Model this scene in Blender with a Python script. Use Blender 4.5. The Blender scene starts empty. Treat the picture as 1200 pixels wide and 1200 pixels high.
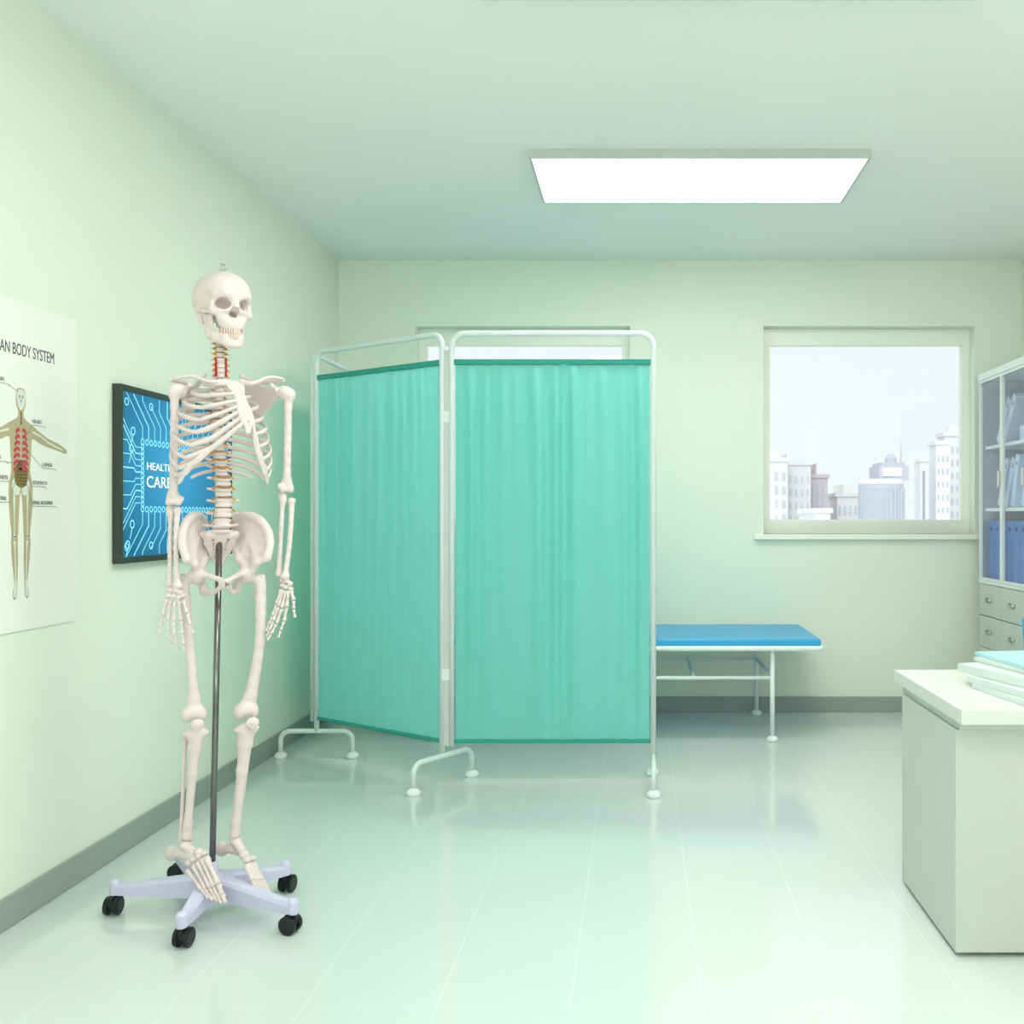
import bpy, bmesh, math, random
import numpy as np
from mathutils import Vector, Matrix
random.seed(7)
D = bpy.data
C = bpy.context.scene.collection
PI = math.pi
R = math.radians
# ------------------------------------------------------------------ camera, world, exposure
EYE = 1.15; FOC = 1150.0; VX, VY = 749.0, 605.0
cam = D.cameras.new('camera'); camo = D.objects.new('camera', cam); C.objects.link(camo)
camo.location = (0, 0, EYE); camo.rotation_euler = (R(90), 0, 0)
cam.sensor_width = 36; cam.lens = 36*FOC/1200; cam.shift_x = -149/1200; cam.shift_y = 5/1200
cam.clip_start = .02; cam.clip_end = 500
bpy.context.scene.camera = camo
vs = bpy.context.scene.view_settings
vs.view_transform = 'Standard'; vs.look = 'None'; vs.gamma = 1; vs.use_curve_mapping = False
vs.exposure = 0.0
wd = D.worlds.new('sky'); bpy.context.scene.world = wd; wd.use_nodes = True
bg = wd.node_tree.nodes['Background']; bg.inputs[0].default_value = (.90, .965, 1, 1); bg.inputs[1].default_value = 1.02
LAMP = 9.2
sun = D.lights.new('sun', 'SUN'); sun.energy = 1.1; sun.angle = R(25); sun.color = (1, .99, .97)
suno = D.objects.new('sun', sun); C.objects.link(suno); suno.rotation_euler = (R(52), 0, R(-20))
# added fill light, unseen behind the viewer, tilted up to brighten the ceiling
ar = D.lights.new('added_fill', 'AREA'); ar.shape = 'RECTANGLE'; ar.size = 3.2; ar.size_y = 1.5; ar.energy = 52; ar.color = (.97, 1, .99)
aro = D.objects.new('added_fill', ar); C.objects.link(aro); aro.location = (.24, -1.64, 1.6); aro.rotation_euler = (R(140), 0, 0)

# ------------------------------------------------------------------ materials
def nodes(name):
    m = D.materials.new(name); m.use_nodes = True
    return m, m.node_tree, m.node_tree.nodes['Principled BSDF']
def srgb(r, g, b):
    f = lambda c: (c/255/12.92) if c/255 <= .04045 else ((c/255+.055)/1.055)**2.4
    return (f(r), f(g), f(b), 1)
def mat(name, col, rough=.5, metal=0, spec=.5, noise=.0, nscale=20, bump=0, coat=0, trans=0, ior=1.45):
    m, t, b = nodes(name)
    b.inputs['Base Color'].default_value = col
    b.inputs['Roughness'].default_value = rough; b.inputs['Metallic'].default_value = metal
    b.inputs['Specular IOR Level'].default_value = spec; b.inputs['IOR'].default_value = ior
    b.inputs['Coat Weight'].default_value = coat
    if noise or bump:
        tc = t.nodes.new('ShaderNodeTexCoord')
        n = t.nodes.new('ShaderNodeTexNoise'); n.inputs['Scale'].default_value = nscale; n.inputs['Detail'].default_value = 4
        t.links.new(tc.outputs['Object'], n.inputs['Vector'])
        if noise:
            mx = t.nodes.new('ShaderNodeMix'); mx.data_type = 'RGBA'
            mx.inputs[6].default_value = tuple(c*(1-noise) for c in col[:3])+(1,)
            mx.inputs[7].default_value = tuple(min(1, c*(1+noise)) for c in col[:3])+(1,)
            t.links.new(n.outputs['Fac'], mx.inputs[0]); t.links.new(mx.outputs[2], b.inputs['Base Color'])
        if bump:
            bp = t.nodes.new('ShaderNodeBump'); bp.inputs['Strength'].default_value = bump; bp.inputs['Distance'].default_value = .002
            t.links.new(n.outputs['Fac'], bp.inputs['Height']); t.links.new(bp.outputs[0], b.inputs['Normal'])
    return m
def emit(name, col, s):
    m, t, b = nodes(name)
    b.inputs['Base Color'].default_value = (col[0]*.3, col[1]*.3, col[2]*.3, 1)
    b.inputs['Emission Color'].default_value = col; b.inputs['Emission Strength'].default_value = s
    b.inputs['Roughness'].default_value = .3
    return m
M = {}
M['wall'] = mat('wall_paint', (.86, .91, .785, 1), .75, noise=.012, nscale=3, bump=.03, spec=.3)
M['ceiling'] = mat('ceiling_paint', (.93, .955, .93, 1), .85, noise=.008, nscale=2, spec=.2)
M['base'] = mat('baseboard_vinyl', srgb(158, 168, 163), .5, noise=.03, nscale=8)
M['winframe'] = mat('window_paint', (.95, .965, .86, 1), .4, noise=.01)
M['white'] = mat('white_enamel', (.84, .91, .89, 1), .3, noise=.01)
M['tube'] = mat('tube_enamel', (.74, .83, .81, 1), .28, noise=.015)
M['foot'] = mat('foot_rubber', (.86, .93, .90, 1), .45, noise=.01)
M['hem'] = mat('curtain_hem', srgb(52, 160, 140), .8, noise=.03, nscale=60)
M['blue'] = mat('blue_vinyl', srgb(60, 168, 220), .35, noise=.02, nscale=12, bump=.05)
M['bone'] = mat('bone_plastic', (.79, .68, .66, 1), .42, noise=.035, nscale=60, bump=.15)
M['disc'] = mat('disc_cartilage', srgb(176, 134, 100), .55, noise=.06, nscale=80)
M['nerve'] = mat('nerve_yellow', srgb(214, 150, 40), .45, noise=.08, nscale=90)
M['artery'] = mat('artery_red', srgb(200, 36, 28), .35, noise=.05, nscale=90)
M['gum'] = mat('teeth_pink', srgb(238, 216, 204), .35, noise=.05, nscale=200)
M['chrome'] = mat('chrome_steel', (.22, .21, .205, 1), .18, metal=1, noise=.03)
M['steel'] = mat('dull_steel', (.55, .54, .52, 1), .3, metal=1, noise=.03)
M['stand'] = mat('stand_enamel', (.66, .645, .84, 1), .35, noise=.012)
M['black'] = mat('black_nylon', (.006, .006, .007, 1), .35, noise=.2, nscale=40)
M['bezel'] = mat('bezel_plastic', (.045, .05, .045, 1), .4, noise=.05)
M['paper'] = mat('poster_paper', (.95, .93, .86, 1), .55, noise=.01, nscale=5)
M['ink'] = mat('print_ink', (.06, .08, .07, 1), .6, noise=.05)
M['grey_ink'] = mat('grey_ink', (.24, .27, .26, 1), .6, noise=.05)
M['skin_ink'] = mat('skin_ink', srgb(190, 176, 140), .6, noise=.06, nscale=40)
M['bone_ink'] = mat('bone_ink', srgb(228, 232, 220), .6, noise=.05, nscale=60)
M['grey_bone_ink'] = mat('grey_bone_ink', srgb(150, 158, 145), .6, noise=.1, nscale=80)
M['red_ink'] = mat('red_ink', srgb(196, 70, 84), .6, noise=.12, nscale=60)
M['liver_ink'] = mat('liver_ink', srgb(120, 84, 64), .6, noise=.2, nscale=60)
M['gut_ink'] = mat('gut_ink', srgb(134, 124, 62), .6, noise=.35, nscale=90)
M['desk'] = mat('desk_laminate', (.74, .78, .71, 1), .4, noise=.02, nscale=4)
M['desk_edge'] = mat('desk_edge', (.62, .70, .60, 1), .45, noise=.015, nscale=4)
M['desk_body'] = mat('desk_board', (.60, .635, .58, 1), .5, noise=.025, nscale=3)
M['cab'] = mat('cabinet_enamel', (.86, .90, .86, 1), .4, noise=.012)
M['cab_in'] = mat('cabinet_inner', (.86, .87, .87, 1), .5, noise=.015)
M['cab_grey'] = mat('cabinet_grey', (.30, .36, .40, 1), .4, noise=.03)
M['binder_blue'] = mat('binder_blue', (.12, .26, .70, 1), .45, noise=.05, nscale=10)
M['binder_pale'] = mat('binder_pale', (.60, .72, .93, 1), .5, noise=.03, nscale=10)
M['binder_edge'] = mat('binder_hole', (.02, .05, .22, 1), .5, noise=.05)
M['book'] = mat('book_cover', (.68, .77, .72, 1), .5, noise=.02)
M['book_cyan'] = mat('book_cyan', (.50, .78, .82, 1), .45, noise=.02)
M['pages'] = mat('page_edges', (.78, .84, .78, 1), .8, noise=.05, nscale=120)
M['lamp_rim'] = mat('lamp_rim', (.60, .64, .61, 1), .35, noise=.01)
M['lamp'] = emit('lamp_diffuser', (1, .985, .95, 1), LAMP)
M['hole'] = mat('hole_dark', (.03, .025, .02, 1), .7, noise=.1)
# curtain: woven cloth letting part of the light through
m, t, b = nodes('teal_cloth'); M['cloth'] = m
b.inputs['Base Color'].default_value = (.29, .79, .69, 1); b.inputs['Roughness'].default_value = .75
b.inputs['Specular IOR Level'].default_value = .15
tr = t.nodes.new('ShaderNodeBsdfTranslucent'); tr.inputs['Color'].default_value = (.32, .86, .77, 1)
mx = t.nodes.new('ShaderNodeMixShader'); mx.inputs[0].default_value = .60
wv = t.nodes.new('ShaderNodeTexNoise'); wv.inputs['Scale'].default_value = 350
bp = t.nodes.new('ShaderNodeBump'); bp.inputs['Strength'].default_value = .1; bp.inputs['Distance'].default_value = .001
t.links.new(wv.outputs['Fac'], bp.inputs['Height']); t.links.new(bp.outputs[0], b.inputs['Normal'])
t.links.new(b.outputs[0], mx.inputs[1]); t.links.new(tr.outputs[0], mx.inputs[2])
t.links.new(mx.outputs[0], t.nodes['Material Output'].inputs[0])
# thin glass
def thin_glass(name, refl, tint):
    m = D.materials.new(name); m.use_nodes = True; t = m.node_tree; t.nodes.clear()
    o = t.nodes.new('ShaderNodeOutputMaterial'); mx = t.nodes.new('ShaderNodeMixShader')
    a = t.nodes.new('ShaderNodeBsdfTransparent'); a.inputs[0].default_value = tint
    g = t.nodes.new('ShaderNodeBsdfGlossy'); g.inputs['Roughness'].default_value = .02
    lw = t.nodes.new('ShaderNodeLayerWeight'); lw.inputs[0].default_value = .5
    pw = t.nodes.new('ShaderNodeMath'); pw.operation = 'POWER'; pw.inputs[1].default_value = 4
    ad = t.nodes.new('ShaderNodeMath'); ad.operation = 'MULTIPLY_ADD'; ad.inputs[1].default_value = .5; ad.inputs[2].default_value = refl
    t.links.new(lw.outputs['Facing'], pw.inputs[0]); t.links.new(pw.outputs[0], ad.inputs[0]); t.links.new(ad.outputs[0], mx.inputs[0]); t.links.new(a.outputs[0], mx.inputs[1]); t.links.new(g.outputs[0], mx.inputs[2])
    t.links.new(mx.outputs[0], o.inputs[0]); return m
M['glass'] = thin_glass('window_glass', .02, (.985, .995, .99, 1))
M['cabglass'] = thin_glass('cabinet_glass', .025, (.97, .985, .99, 1))
# floor: glossy vinyl tiles with pale joints and a faint fine grid
m, t, b = nodes('floor_tiles'); M['floor'] = m
def N(kind, **kw):
    n = t.nodes.new(kind)
    for k, v in kw.items(): setattr(n, k, v)
    return n
geo = N('ShaderNodeNewGeometry'); sep = N('ShaderNodeSeparateXYZ'); t.links.new(geo.outputs['Position'], sep.inputs[0])
def mth(op, a, bb=None, c=None):
    n = N('ShaderNodeMath', operation=op)
    for i, v in enumerate((a, bb, c)):
        if v is None: continue
        if isinstance(v, (int, float)): n.inputs[i].default_value = v
        else: t.links.new(v, n.inputs[i])
    return n.outputs[0]
def joint(axis, period, off, w):
    x = mth('DIVIDE', mth('ADD', sep.outputs[axis], -off+100*period), period)
    fr = mth('FRACT', x); d = mth('MINIMUM', fr, mth('SUBTRACT', 1.0, fr))
    return mth('LESS_THAN', mth('MULTIPLY', d, period), w)
jx = joint(0, .3125, .15, .0022); jy = joint(1, .72, 2.30, .0018)
jm = mth('MAXIMUM', jx, mth('MULTIPLY', jy, .6))
fx = joint(0, .14, .03, .0012); fy = joint(1, .07, .02, .0012)
fm = mth('MAXIMUM', fx, fy)
ns = N('ShaderNodeTexNoise'); ns.inputs['Scale'].default_value = 2.5; t.links.new(geo.outputs['Position'], ns.inputs['Vector'])
c1 = N('ShaderNodeMix', data_type='RGBA'); c1.inputs[6].default_value = (.67, .745, .72, 1); c1.inputs[7].default_value = (.69, .765, .74, 1)
t.links.new(ns.outputs['Fac'], c1.inputs[0])
c2 = N('ShaderNodeMix', data_type='RGBA'); c2.inputs[7].default_value = (.86, .96, .90, 1)
t.links.new(mth('MULTIPLY', jm, .28), c2.inputs[0]); t.links.new(c1.outputs[2], c2.inputs[6])
c3 = N('ShaderNodeMix', data_type='RGBA'); c3.inputs[7].default_value = (.50, .66, .56, 1)
t.links.new(mth('MULTIPLY', fm, .035), c3.inputs[0]); t.links.new(c2.outputs[2], c3.inputs[6])
t.links.new(c3.outputs[2], b.inputs['Base Color'])
t.links.new(mth('ADD', .085, mth('MULTIPLY', fm, .05)), b.inputs['Roughness'])
b.inputs['IOR'].default_value = 1.8
ns2 = N('ShaderNodeTexNoise'); ns2.inputs['Scale'].default_value = 9; t.links.new(geo.outputs['Position'], ns2.inputs['Vector'])
bp = N('ShaderNodeBump'); bp.inputs['Strength'].default_value = .012; bp.inputs['Distance'].default_value = .004
t.links.new(ns2.outputs['Fac'], bp.inputs['Height']); t.links.new(bp.outputs[0], b.inputs['Normal'])

# ------------------------------------------------------------------ object helpers
def tag(o, label=None, cat=None, group=None, kind=None):
    if label: o['label'] = label
    if cat: o['category'] = cat
    if group: o['group'] = group
    if kind: o['kind'] = kind
    return o
def empty(name, loc=(0, 0, 0), rz=0, parent=None):
    o = D.objects.new(name, None); C.objects.link(o); o.location = loc; o.rotation_euler = (0, 0, rz)
    o.empty_display_size = .1
    if parent: o.parent = parent
    return o
def link(name, me, m, parent=None, smooth=False, loc=None, bevel=0, label=None):
    me.materials.append(m)
    if smooth: me.polygons.foreach_set('use_smooth', [True]*len(me.polygons))
    o = D.objects.new(name, me); C.objects.link(o)
    if parent: o.parent = parent
    if loc is not None: o.location = loc
    if bevel:
        bv = o.modifiers.new('bevel', 'BEVEL'); bv.width = bevel; bv.segments = 3; bv.limit_method = 'ANGLE'
    if label: o['label'] = label
    return o
def copy_tree(o, parent=None):
    c = o.copy(); C.objects.link(c); c.parent = parent
    for ch in list(o.children): copy_tree(ch, c)
    return c
def catmull(P, n=6):
    P = [Vector(p) for p in P]
    if len(P) < 3: return P
    Q = [2*P[0]-P[1]]+P+[2*P[-1]-P[-2]]; out = []
    for i in range(1, len(Q)-2):
        for k in range(n):
            s = k/n; a, b_, c, d = Q[i-1], Q[i], Q[i+1], Q[i+2]
            out.append(.5*((2*b_)+(-a+c)*s+(2*a-5*b_+4*c-d)*s*s+(-a+3*b_-3*c+d)*s**3))
    out.append(P[-1]); return out
def lerp_list(L, n):
    return [float(v) for v in np.interp(np.linspace(0, len(L)-1, n), range(len(L)), L)]
class MB:
    def __init__(s): s.v = []; s.f = []
    def box(s, lo, hi, mtx=None):
        b0 = len(s.v)
        for x in (lo[0], hi[0]):
            for y in (lo[1], hi[1]):
                for z in (lo[2], hi[2]):
                    p = Vector((x, y, z)); s.v.append(mtx @ p if mtx else p)
        for q in ((0, 1, 3, 2), (4, 6, 7, 5), (0, 4, 5, 1), (2, 3, 7, 6), (0, 2, 6, 4), (1, 5, 7, 3)):
            s.f.append([b0+i for i in q])
        return s
    def sweep(s, P, r, r2=None, up=None, seg=10, round_ends=False):
        P = [Vector(p) for p in P]; n = len(P)
        r = [r]*n if isinstance(r, (int, float)) else (r if len(r) == n else lerp_list(r, n))
        r2 = r if r2 is None else ([r2]*n if isinstance(r2, (int, float)) else (r2 if len(r2) == n else lerp_list(r2, n)))
        T = [(P[min(i+1, n-1)]-P[max(i-1, 0)]).normalized() for i in range(n)]
        rings = []
        U = None
        for i in range(n):
            if up is not None: U0 = Vector(up)
            elif U is None: U0 = Vector((0, 0, 1)) if abs(T[i].z) < .9 else Vector((1, 0, 0))
            else: U0 = U
            S = T[i].cross(U0).normalized(); U = S.cross(T[i]).normalized()
            rings.append((P[i], S, U, r[i], r2[i]))
        if round_ends:
            p, S, U, a, b_ = rings[0]; q = (p-T[0]*min(a, b_)*.5, S, U, a*.6, b_*.6); rings.insert(0, q)
            p, S, U, a, b_ = rings[-1]; q = (p+T[-1]*min(a, b_)*.5, S, U, a*.6, b_*.6); rings.append(q)
        b0 = len(s.v)
        for p, S, U, a, b_ in rings:
            for k in range(seg):
                c = 2*PI*k/seg; s.v.append(p+S*a*math.cos(c)+U*b_*math.sin(c))
        m_ = len(rings)
        for i in range(m_-1):
            for k in range(seg):
                k2 = (k+1) % seg
                s.f.append([b0+i*seg+k, b0+i*seg+k2, b0+(i+1)*seg+k2, b0+(i+1)*seg+k])
        s.f.append([b0+k for k in range(seg)][::-1]); s.f.append([b0+(m_-1)*seg+k for k in range(seg)])
        return s
    def bone(s, a, b_, rs, ra, rb, seg=8):
        a = Vector(a); b_ = Vector(b_)
        ts = [0, .05, .14, .28, .5, .72, .86, .95, 1]
        rr = [ra*.55, ra*.95, ra, (ra+rs)/2*.9, rs, (rb+rs)/2*.9, rb, rb*.95, rb*.55]
        return s.sweep([a.lerp(b_, q) for q in ts], rr, seg=seg)
    def lathe(s, prof, c=(0, 0, 0), seg=20):
        b0 = len(s.v); c = Vector(c)
        for rr, z in prof:
            for k in range(seg):
                a = 2*PI*k/seg; s.v.append(c+Vector((rr*math.cos(a), rr*math.sin(a), z)))
        for i in range(len(prof)-1):
            for k in range(seg):
                k2 = (k+1) % seg; s.f.append([b0+i*seg+k, b0+i*seg+k2, b0+(i+1)*seg+k2, b0+(i+1)*seg+k])
        s.f.append([b0+k for k in range(seg)][::-1]); s.f.append([b0+(len(prof)-1)*seg+k for k in range(seg)])
        return s
    def prism(s, poly, h, mtx):   # polygon in xy, extruded along z from 0 to h, then placed by mtx
        b0 = len(s.v); n = len(poly)
        for z in (0, h):
            for x, y in poly: s.v.append(mtx @ Vector((x, y, z)))
        s.f.append([b0+i for i in range(n)][::-1]); s.f.append([b0+n+i for i in range(n)])
        for i in range(n): j = (i+1) % n; s.f.append([b0+i, b0+j, b0+n+j, b0+n+i])
        return s
    def build(s, name, m, parent=None, **kw):
        me = D.meshes.new(name); me.from_pydata([tuple(v) for v in s.v], [], s.f); me.update()
        bm = bmesh.new(); bm.from_mesh(me); bmesh.ops.recalc_face_normals(bm, faces=bm.faces); bm.to_mesh(me); bm.free()
        return link(name, me, m, parent, **kw)
def text(name, body, size, mtx, m, parent, align='LEFT', depth=.0004, sx=1.0):
    cu = D.curves.new(name, 'FONT'); cu.body = body; cu.size = size; cu.align_x = align; cu.extrude = depth
    cu.fill_mode = 'BOTH'
    o = D.objects.new(name, cu); C.objects.link(o)
    bpy.context.view_layer.update()
    me = D.meshes.new_from_object(o.evaluated_get(bpy.context.evaluated_depsgraph_get()))
    D.objects.remove(o); me.transform(mtx @ Matrix.Diagonal((sx, 1, 1, 1))); me.materials.clear()
    return link(name, me, m, parent)

# ------------------------------------------------------------------ implicit shapes meshed with surface nets
class SDF:
    def __init__(s): s.ops = []
    def _a(s, fn, lo, hi, k, cut): s.ops.append((fn, np.array(lo), np.array(hi), k, cut)); return s
    def seg(s, a, b_, ra, rb=None, k=.006, cut=False, sq=None):
        rb = ra if rb is None else rb; a = np.array(a, float); b_ = np.array(b_, float); d = b_-a; L = max(d.dot(d), 1e-12)
        def fn(X, Y, Z):
            t_ = np.clip(((X-a[0])*d[0]+(Y-a[1])*d[1]+(Z-a[2])*d[2])/L, 0, 1)
            return np.sqrt((X-a[0]-d[0]*t_)**2+(Y-a[1]-d[1]*t_)**2+(Z-a[2]-d[2]*t_)**2)-(ra+(rb-ra)*t_)
        r_ = max(ra, rb)
        return s._a(fn, np.minimum(a, b_)-r_, np.maximum(a, b_)+r_, k, cut)
    def line(s, P, r, k=.006, cut=False):
        P = [Vector(p) for p in P]; r = [r]*len(P) if isinstance(r, (int, float)) else lerp_list(r, len(P))
        for i in range(len(P)-1): s.seg(P[i], P[i+1], r[i], r[i+1], k, cut)
        return s
    def ell(s, c, r, k=.006, cut=False, rot=None):
        c = np.array(c, float); r = np.array(r, float)
        A = np.array(rot.to_matrix()).T if rot else np.eye(3)
        def fn(X, Y, Z):
            x, y, z = X-c[0], Y-c[1], Z-c[2]
            u = (A[0, 0]*x+A[0, 1]*y+A[0, 2]*z, A[1, 0]*x+A[1, 1]*y+A[1, 2]*z, A[2, 0]*x+A[2, 1]*y+A[2, 2]*z)
            k0 = np.sqrt(sum((u[i]/r[i])**2 for i in range(3))); k1 = np.sqrt(sum((u[i]/r[i]**2)**2 for i in range(3)))
            return k0*(k0-1)/np.maximum(k1, 1e-9)
        e = r if rot is None else np.array([r.max()]*3)
        return s._a(fn, c-e, c+e, k, cut)
    def tri(s, a, b_, c, th, k=.004, cut=False):
        a, b_, c = [np.array(q, float) for q in (a, b_, c)]
        ba, cb, ac = b_-a, c-b_, a-c; n = np.cross(ba, ac)
        def fn(X, Y, Z):
            P = np.stack(np.broadcast_arrays(X, Y, Z), -1)
            def edge(e, p): t_ = np.clip((p@e)/e.dot(e), 0, 1)[..., None]; q = e*t_-p; return (q*q).sum(-1)
            pa, pb, pc = P-a, P-b_, P-c
            sgn = np.sign(pa@np.cross(ba, n))+np.sign(pb@np.cross(cb, n))+np.sign(pc@np.cross(ac, n))
            de = np.minimum(np.minimum(edge(ba, pa), edge(cb, pb)), edge(ac, pc))
            dp = (pa@n)**2/n.dot(n)
            return np.sqrt(np.where(sgn < 2, de, dp))-th
        return s._a(fn, np.minimum(np.minimum(a, b_), c)-th, np.maximum(np.maximum(a, b_), c)+th, k, cut)
    def mesh(s, name, m, parent=None, h=.002, loc=None, label=None):
        add = [o for o in s.ops if not o[4]]
        lo = np.min([o[1] for o in add], 0)-4*h; hi = np.max([o[2] for o in add], 0)+4*h
        n = np.ceil((hi-lo)/h).astype(int)+1
        ax = [lo[i]+h*np.arange(n[i]) for i in range(3)]
        F = np.full(n, .05)
        for fn, l, u, k, cut in s.ops:
            mg = k+3*h
            i0 = np.clip(((l-mg-lo)/h).astype(int), 0, n-1); i1 = np.clip(((u+mg-lo)/h).astype(int)+2, 1, n)
            if (i1 <= i0).any(): continue
            sl = tuple(slice(i0[i], i1[i]) for i in range(3))
            X = ax[0][sl[0]][:, None, None]; Y = ax[1][sl[1]][None, :, None]; Z = ax[2][sl[2]][None, None, :]
            d = fn(X, Y, Z); f = F[sl]
            if cut: d = -d; hh = np.maximum(k-abs(f-d), 0)/k; F[sl] = np.maximum(f, d)+hh*hh*k/4
            else: hh = np.maximum(k-abs(f-d), 0)/k; F[sl] = np.minimum(f, d)-hh*hh*k/4
        # surface nets
        ins = F < 0; nx, ny, nz = n
        cnt = np.zeros((nx-1, ny-1, nz-1)); acc = np.zeros((nx-1, ny-1, nz-1, 3))
        quads = []
        idx = None
        cross = []
        for a in range(3):
            sa = [slice(None)]*3; sb = [slice(None)]*3; sa[a] = slice(0, -1); sb[a] = slice(1, None)
            f0 = F[tuple(sa)]; f1 = F[tuple(sb)]; cr = (f0 < 0) != (f1 < 0)
            I = np.argwhere(cr); t_ = f0[cr]/(f0[cr]-f1[cr])
            pos = I.astype(float); pos[:, a] += t_
            o1, o2 = [q for q in range(3) if q != a]
            I = I[:]
            for d1 in (0, -1):
                for d2 in (0, -1):
                    J = I.copy(); J[:, o1] += d1; J[:, o2] += d2
                    ok = ((J >= 0) & (J < np.array(cnt.shape))).all(1)
                    J = J[ok]; lin = np.ravel_multi_index(J.T, cnt.shape)
                    cnt += np.bincount(lin, minlength=cnt.size).reshape(cnt.shape)
                    for q in range(3): acc[..., q] += np.bincount(lin, weights=pos[ok][:, q], minlength=cnt.size).reshape(cnt.shape)
            cross.append((a, o1, o2, I, f0[cr] < 0))
        act = cnt > 0; idx = np.full(cnt.shape, -1); idx[act] = np.arange(act.sum())
        V = acc[act]/cnt[act][:, None]*h+lo
        for a, o1, o2, I, neg in cross:
            q = []
            for d1, d2 in ((0, 0), (-1, 0), (-1, -1), (0, -1)):
                J = I.copy(); J[:, o1] += d1; J[:, o2] += d2; q.append(idx[J[:, 0], J[:, 1], J[:, 2]])
            q = np.stack(q, 1); flip = neg if a != 1 else ~neg
            q[~flip] = q[~flip][:, ::-1]; quads.append(q)
        Q = np.concatenate(quads)
        me = D.meshes.new(name); me.vertices.add(len(V)); me.vertices.foreach_set('co', V.ravel())
        me.loops.add(Q.size); me.loops.foreach_set('vertex_index', Q.ravel())
        me.polygons.add(len(Q)); me.polygons.foreach_set('loop_start', np.arange(0, Q.size, 4)); me.polygons.foreach_set('loop_total', np.full(len(Q), 4))
        me.update(); me.validate()
        return link(name, me, m, parent, smooth=True, loc=loc, label=label)

# ------------------------------------------------------------------ room shell
XL, XR, YB, YF, ZC = -1.768, 2.25, 5.775, -1.6, 2.657
W1 = (-1.316, -.055); W2 = (.733, 1.974); WZ = (1.045, 2.27)
def struct(o): o['kind'] = 'structure'; return o
struct(MB().box((XL-.1, YF-.1, -.1), (XR+.1, YB+.2, 0)).build('floor', M['floor']))
cl = MB().box((XL, YF, ZC), (XR, YB, ZC+.1))
struct(cl.build('ceiling', M['ceiling']))
struct(MB().box((XL-.1, YF-.1, 0), (XL, YB+.2, ZC+.1)).build('wall_left', M['wall']))
struct(MB().box((XR, YF-.1, 0), (XR+.1, YB+.2, ZC+.1)).build('wall_right', M['wall']))
wf = MB().box((XL, YF-.1, 0), (XR, YF, .8)).box((XL, YF-.1, 2.4), (XR, YF, ZC+.1)).box((XL, YF-.1, .8), (-1.4, YF, 2.4)).box((1.88, YF-.1, .8), (XR, YF, 2.4))  # unseen wall with a made-up opening around the added fill light
struct(wf.build('wall_front', M['wall']))
wb = MB()
wb.box((XL, YB, 0), (XR, YB+.2, WZ[0])).box((XL, YB, WZ[1]), (XR, YB+.2, ZC+.1))
for x0, x1 in ((XL, W1[0]), (W1[1], W2[0]), (W2[1], XR)): wb.box((x0, YB, WZ[0]), (x1, YB+.2, WZ[1]))
struct(wb.build('wall_back', M['wall']))
struct(MB().box((XL, YF, 0), (XL+.012, YB, .09)).build('baseboard_left', M['base'], bevel=.003))
struct(MB().box((XL+.012, YB-.012, 0), (XR, YB, .09)).build('baseboard_back', M['base'], bevel=.003))
struct(MB().box((XR-.012, YF, 0), (XR, YB-.012, .09)).build('baseboard_right', M['base'], bevel=.003))
def window(n, X0, X1):
    r = struct(empty('window_%d' % n, ((X0+X1)/2, YB, WZ[0])))
    w = (X1-X0)/2; hh = WZ[1]-WZ[0]; y0, y1 = .09, .14
    f = MB(); s_, t_, b_ = .048, .10, .085
    f.box((-w, y0, 0), (w, y1, b_)).box((-w, y0, hh-t_), (w, y1, hh))
    f.box((-w, y0, b_), (-w+s_, y1, hh-t_)).box((w-s_, y0, b_), (w, y1, hh-t_))
    f.build('window_frame', M['winframe'], r, bevel=.003)
    g = MB().box((-w+s_, y0+.02, b_), (w-s_, y0+.026, hh-t_)); g.build('glass_pane', M['glass'], r)
    MB().box((-w-.06, -.035, -.032), (w+.02, y0, 0)).build('sill', M['winframe'], r, bevel=.004)
window(1, *W1); window(2, *W2)

# ------------------------------------------------------------------ ceiling lights
LX0, LX1 = -.452, .952
def ceiling_light():
    r = empty('ceiling_light', (0, 0, 0)); w = (LX1-LX0)/2; d = .29
    rim = MB().box((-w, -d, -.037), (w, -d+.012, -.0)).box((-w, d-.012, -.037), (w, d, 0))
    rim.box((-w, -d+.012, -.037), (-w+.012, d-.012, 0)).box((w-.012, -d+.012, -.037), (w, d-.012, 0))
    rim.build('frame', M['lamp_rim'], r)
    MB().box((-w+.012, -d+.012, -.035), (w-.012, d-.012, -.012)).build('diffuser', M['lamp'], r)
    MB().box((-w+.012, -d+.012, -.012), (w-.012, d-.012, 0)).build('housing', M['white'], r)
    return r
L0 = ceiling_light()
for i, (yy, lb) in enumerate(((4.315, 'long white lit ceiling panel nearest the back wall, its grey front edge showing'),
                        (2.505, 'ceiling light panel whose far rim just shows at the top edge of the picture'),
                        (.73, 'ceiling light panel third from the back wall, overhead of the viewer'))):
    o = L0 if i == 0 else copy_tree(L0)
    o.location = ((LX0+LX1)/2, yy, ZC-.0005)
    tag(o, lb, 'ceiling light', 'flat ceiling light panels')

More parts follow.
